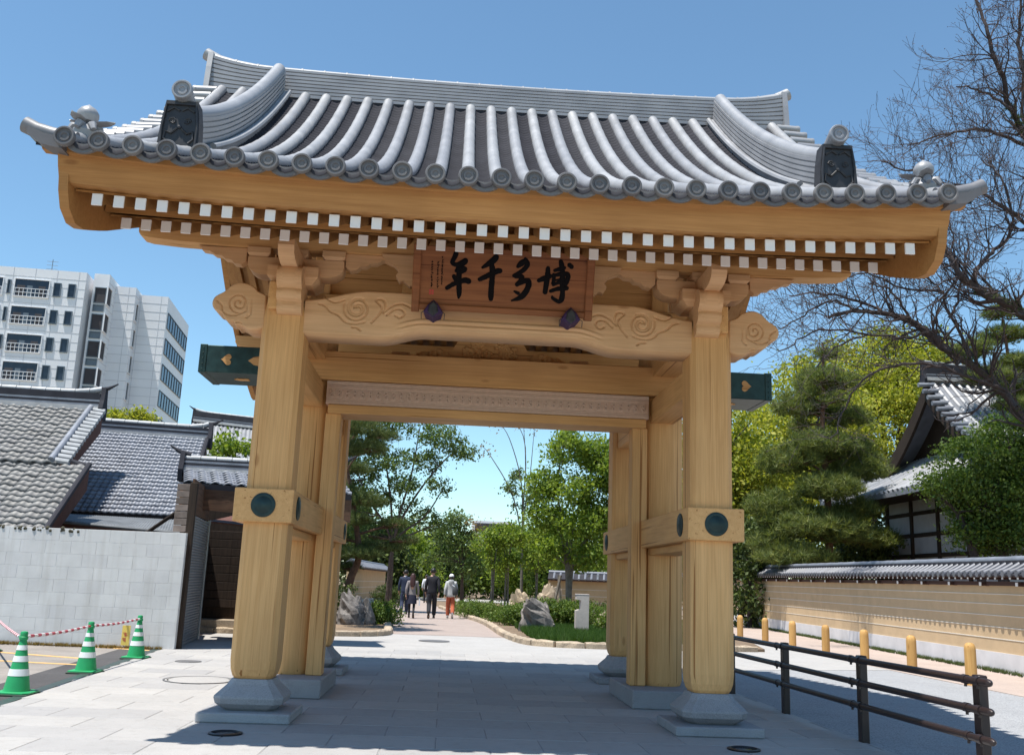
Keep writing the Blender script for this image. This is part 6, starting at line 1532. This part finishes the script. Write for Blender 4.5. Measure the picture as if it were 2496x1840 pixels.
def person(base, H, label, st, top, bottom, shoes, hair=HAIRB, long_hair=False, skirt=None, tights=None, cap=None, hood=None, fat=1.0, turn=0):
    s = H/1.74; t = empty('person', tuple(base), label, 'person'); ca, sa_ = math.cos(turn), math.sin(turn)
    def W(p): x, y, z = p[0]*s, p[1]*s, p[2]*s; return (base[0]+x*ca-y*sa_, base[1]+x*sa_+y*ca, base[2]+z)
    # joints; +y is the walking direction; st = stride sign (which leg leads)
    leg = {}
    for sx in (-1, 1):
        lead = (sx == st)
        leg[sx] = [(sx*.085, 0, .90), (sx*.095, .14 if lead else .01, .49), (sx*.09, .17 if lead else -.26, .085 if lead else .17), (sx*.095, .31 if lead else -.15, .035 if lead else .05)]
    arm = {}
    for sx in (-1, 1):
        f = -1 if sx == st else 1
        arm[sx] = [(sx*.175, .0, 1.41), (sx*.235, -.05+.05*f, 1.14), (sx*.245, .03+.11*f, .91), (sx*.24, .05+.13*f, .83)]
    V = [(0, 0, .93), (0, 0, 1.10), (0, .0, 1.30), (0, 0, 1.44), (0, .012, 1.52), (0, .03, 1.60), (0, .035, 1.69)]; E = [(i, i+1) for i in range(6)]
    R = [.13, .12, .135, .075, .052, .085, .07]; R = [r*fat*.9 for r in R]
    for sx in (-1, 1):
        i = len(V); V += leg[sx]; R += [.085, .055, .038, .028]; E += [(0, i), (i, i+1), (i+1, i+2), (i+2, i+3)]
        i = len(V); V += arm[sx]; R += [.052, .04, .027, .03]; E += [(3, i), (i, i+1), (i+1, i+2), (i+2, i+3)]
        h = np.array(arm[sx][3])
        for k, (dy, L) in enumerate(((.034, .055), (.014, .085), (0, .09), (-.014, .085), (-.028, .065))):
            a = h+np.array([-sx*(.02 if k == 0 else .004), dy, -.02]); c = a+np.array([-sx*.008, .01, -L*.6]); d = a+np.array([-sx*.02, .012, -L])
            j = len(V); V += [tuple(a), tuple(c), tuple(d)]; R += [.010, .009, .007]; E += [(i+3, j), (j, j+1), (j+1, j+2)]
    skin_obj('body', [W(v) for v in V], E, [r*s for r in R], tights or SKIN if False else SKIN, t)
    # jacket: torso and sleeves as one surface
    Vj = [(0, 0, .80 if not skirt else .86), (0, 0, .95), (0, 0, 1.12), (0, 0, 1.30), (0, -.005, 1.43), (0, .0, 1.49)]; Ej = [(i, i+1) for i in range(5)]
    Rj = [(.19, .125), (.185, .125), (.165, .115), (.195, .125), (.13, .085), (.06, .06)]
    if skirt: Rj[0] = (.20, .14); Rj[1] = (.175, .12); Rj[2] = (.145, .105); Rj[3] = (.165, .115)
    for sx in (-1, 1):
        i = len(Vj); Vj += arm[sx][:3]; Rj += [.072, .056, .045]; Ej += [(4, i), (i, i+1), (i+1, i+2)]
    skin_obj('jacket', [W(v) for v in Vj], Ej, [tuple(np.array(r)*s*fat) if hasattr(r, '__len__') else r*s for r in Rj], top, t)
    if skirt:
        b = MB(); b.rings([[W((rx*math.cos(a), ry*math.sin(a), z)) for a in np.linspace(0, 2*PI, 20, endpoint=False)] for z, rx, ry in ((.56, .20, .155), (.70, .195, .15), (.86, .17, .125), (.93, .15, .11))]); b.o('skirt', skirt, t, True)
        Vt = []; Et = []; Rt = []
        for sx in (-1, 1):
            i = len(Vt); Vt += leg[sx][:3]; Rt += [.085, .058, .042]; Et += [(i, i+1), (i+1, i+2)]
        i = len(Vt); Vt.append((0, 0, .93)); Rt.append(.09); Et += [(i, 0), (i, 3)]
        skin_obj('tights', [W(v) for v in Vt], Et, [r*s for r in Rt], tights, t, i)
    else:
        Vt = [(0, 0, .98), (0, 0, .90)]; Rt = [(.155, .11), (.16, .12)]; Et = [(0, 1)]
        for sx in (-1, 1):
            i = len(Vt); Vt += [leg[sx][0], leg[sx][1], leg[sx][2]]; Rt += [(.10, .10), (.082, .085), (.068, .07)]; Et += [(1, i), (i, i+1), (i+1, i+2)]
        skin_obj('trousers', [W(v) for v in Vt], Et, [tuple(np.array(r)*s*fat) for r in Rt], bottom, t)
    for sx in (-1, 1):
        a = np.array(leg[sx][2]); c = np.array(leg[sx][3]); d = c-a
        b = MB(); rg = []
        for f, w, h0, h1 in ((-.45, .035, -.045, .03), (0, .042, -.05, .05), (.6, .048, -.035, .03), (1.15, .042, -.02, .02), (1.35, .02, -.012, .008)):
            q = a+d*f; rg.append([W((q[0]-w, q[1], q[2]+h0)), W((q[0]+w, q[1], q[2]+h0)), W((q[0]+w*.8, q[1], q[2]+h1)), W((q[0]-w*.8, q[1], q[2]+h1))])
        b.rings(rg); b.o('shoe', shoes, t, True)
    # head details
    def ellp(c, r, zmin=-1, zmax=1, nm='hair', mat=hair, squash=None):
        b = MB(); rg = []
        for v in np.linspace(zmin, zmax, 9):
            q = math.sqrt(max(1e-4, 1-v*v)); rg.append([W((c[0]+r[0]*q*math.cos(a), c[1]+r[1]*q*math.sin(a), c[2]+r[2]*v)) for a in np.linspace(0, 2*PI, 16, endpoint=False)])
        b.rings(rg); return b.o(nm, mat, t, True)
    if cap: ellp((0, .02, 1.665), (.098, .112, .10), -.15, 1, 'cap', cap); ellp((0, .0, 1.615), (.085, .09, .09), -1, .6, 'hair', hair)
    else: ellp((0, .012, 1.655), (.094, .108, .115), -.55, 1)
    if long_hair:
        b = MB(); b.rings([[W((rx*math.cos(a), cy+ry*math.sin(a), z)) for a in np.linspace(0, 2*PI, 16, endpoint=False)] for z, rx, ry, cy in ((1.22, .06, .025, -.125), (1.32, .105, .05, -.10), (1.45, .11, .06, -.07), (1.56, .105, .085, -.03), (1.66, .10, .09, -.01), (1.72, .07, .07, .0))]); b.o('hair', hair, t, True)
    for sx in (-1, 1):
        b = MB(); b.tube([W((sx*.088, .035, 1.60)), W((sx*.098, .03, 1.625)), W((sx*.09, .035, 1.65))], .014*s, 6); b.o('ear', SKIN, t, True)
    b = MB(); b.tube([W((0, .115, 1.645)), W((0, .135, 1.615)), W((0, .118, 1.605))], .012*s, 6); b.o('nose', SKIN, t, True)
    for sx in (-1, 1): MB().lathe([(.012*s, 0), (.008*s, .006*s), (.001, .008*s)], W((sx*.035, .105, 1.635)), 8, 'y').o('eye', HAIRB, t, True)
    MB().tube([W((-.025, .108, 1.575)), W((0, .114, 1.573)), W((.025, .108, 1.575))], .006*s, 6).o('mouth', m_plain('lips', (.35, .12, .10), .6), t, True)
    return t, W
NAVY = cloth('navy_suit', (.018, .028, .062)); BLK_S = cloth('black_suit', (.012, .012, .018)); TWEED = cloth('grey_tweed', (.22, .20, .20)); NAVS = cloth('navy_skirt', (.012, .014, .035)); TIGHT = cloth('black_tights', (.010, .010, .014))
HOOD = cloth('pale_grey_fleece', (.46, .47, .47)); ORNG = cloth('orange_trousers', (.42, .10, .045)); SHOE = m_plain('black_leather', (.012, .011, .012), .35); SHW = m_plain('white_trainer', (.45, .45, .45), .6); CAPW = cloth('white_knit', (.75, .75, .76)); WSH = cloth('white_shirt', (.72, .74, .78)); GRT = cloth('dark_trousers', (.03, .032, .04))
BAGD = cloth('dark_bag', (.05, .055, .06))
p = un(883, 1344, Z=0); t, W = person((p[0], p[1], 0), 1.74, 'person in a navy suit walking away, partly behind a person with long hair', 1, NAVY, NAVY, SHOE)
b = MB(); b.lathe([(.062, 1.47), (.06, 1.50), (.056, 1.515)], W((0, 0, 0)), 14); b.o('collar', WSH, t, True)
p = un(899, 1352, Z=0); t, W = person((p[0], p[1], 0), 1.58, 'person with long dark red hair in grey tweed jacket and navy skirt', -1, TWEED, None, SHOE, HAIRR, True, NAVS, TIGHT)
b = MB(); b.rings([[W((.30+dx, .10+dy, z)) for dx, dy in ((-.02, -.13), (.03, -.13), (.03, .13), (-.02, .13))] for z in (.50, .52, .78)]); bg_ = b.o('paper_bag', WSH, t)
b = MB(); b.tube([W((.305, .02, .78)), W((.27, .1, .86)), W((.305, .18, .78))], .008, 5); b.o('bag_handle', WSH, bg_)
p = un(943, 1353, Z=0); t, W = person((p[0], p[1], 0), 1.80, 'person in a plain black suit walking up the path', 1, BLK_S, BLK_S, SHOE, fat=1.06)
p = un(984, 1353, Z=0); t, W = person((p[0], p[1], 0), 1.62, 'person in pale grey hooded fleece, white cap and orange trousers', -1, HOOD, ORNG, SHW, HAIRB, cap=CAPW, fat=1.12)
b = MB(); b.rings([[W((rx*math.cos(a), -.10+ry*math.sin(a), z)) for a in np.linspace(0, 2*PI, 12, endpoint=False)] for z, rx, ry in ((1.26, .03, .02), (1.34, .09, .045), (1.43, .12, .06), (1.50, .10, .06), (1.53, .07, .05))]); b.o('hood', HOOD, t, True)
b = MB(); b.rings([[W((.17+rx*math.cos(a), -.13+ry*math.sin(a), z)) for a in np.linspace(0, 2*PI, 12, endpoint=False)] for z, rx, ry in ((.92, .08, .05), (.98, .11, .07), (1.12, .115, .075), (1.22, .09, .06), (1.26, .05, .04))]); sb_ = b.o('shoulder_bag', BAGD, t, True)
b = MB(); b.tube([W((.15, -.14, 1.24)), W((.05, -.135, 1.32)), W((-.08, -.10, 1.45)), W((-.10, .0, 1.49))], .016, 6); b.o('bag_strap', WSH, sb_, True)
p = un(931, 1319, Z=0); t, W = person((p[0], p[1], 0), 1.72, 'distant person in a white shirt with dark rucksack farther up the path', -1, WSH, GRT, SHOE)
b = MB(); b.rings([[W((rx*math.cos(a), -.17+ry*math.sin(a), z)) for a in np.linspace(0, 2*PI, 12, endpoint=False)] for z, rx, ry in ((1.05, .08, .05), (1.12, .11, .07), (1.3, .10, .06), (1.38, .06, .04))]); b.o('rucksack', BAGD, t, True)
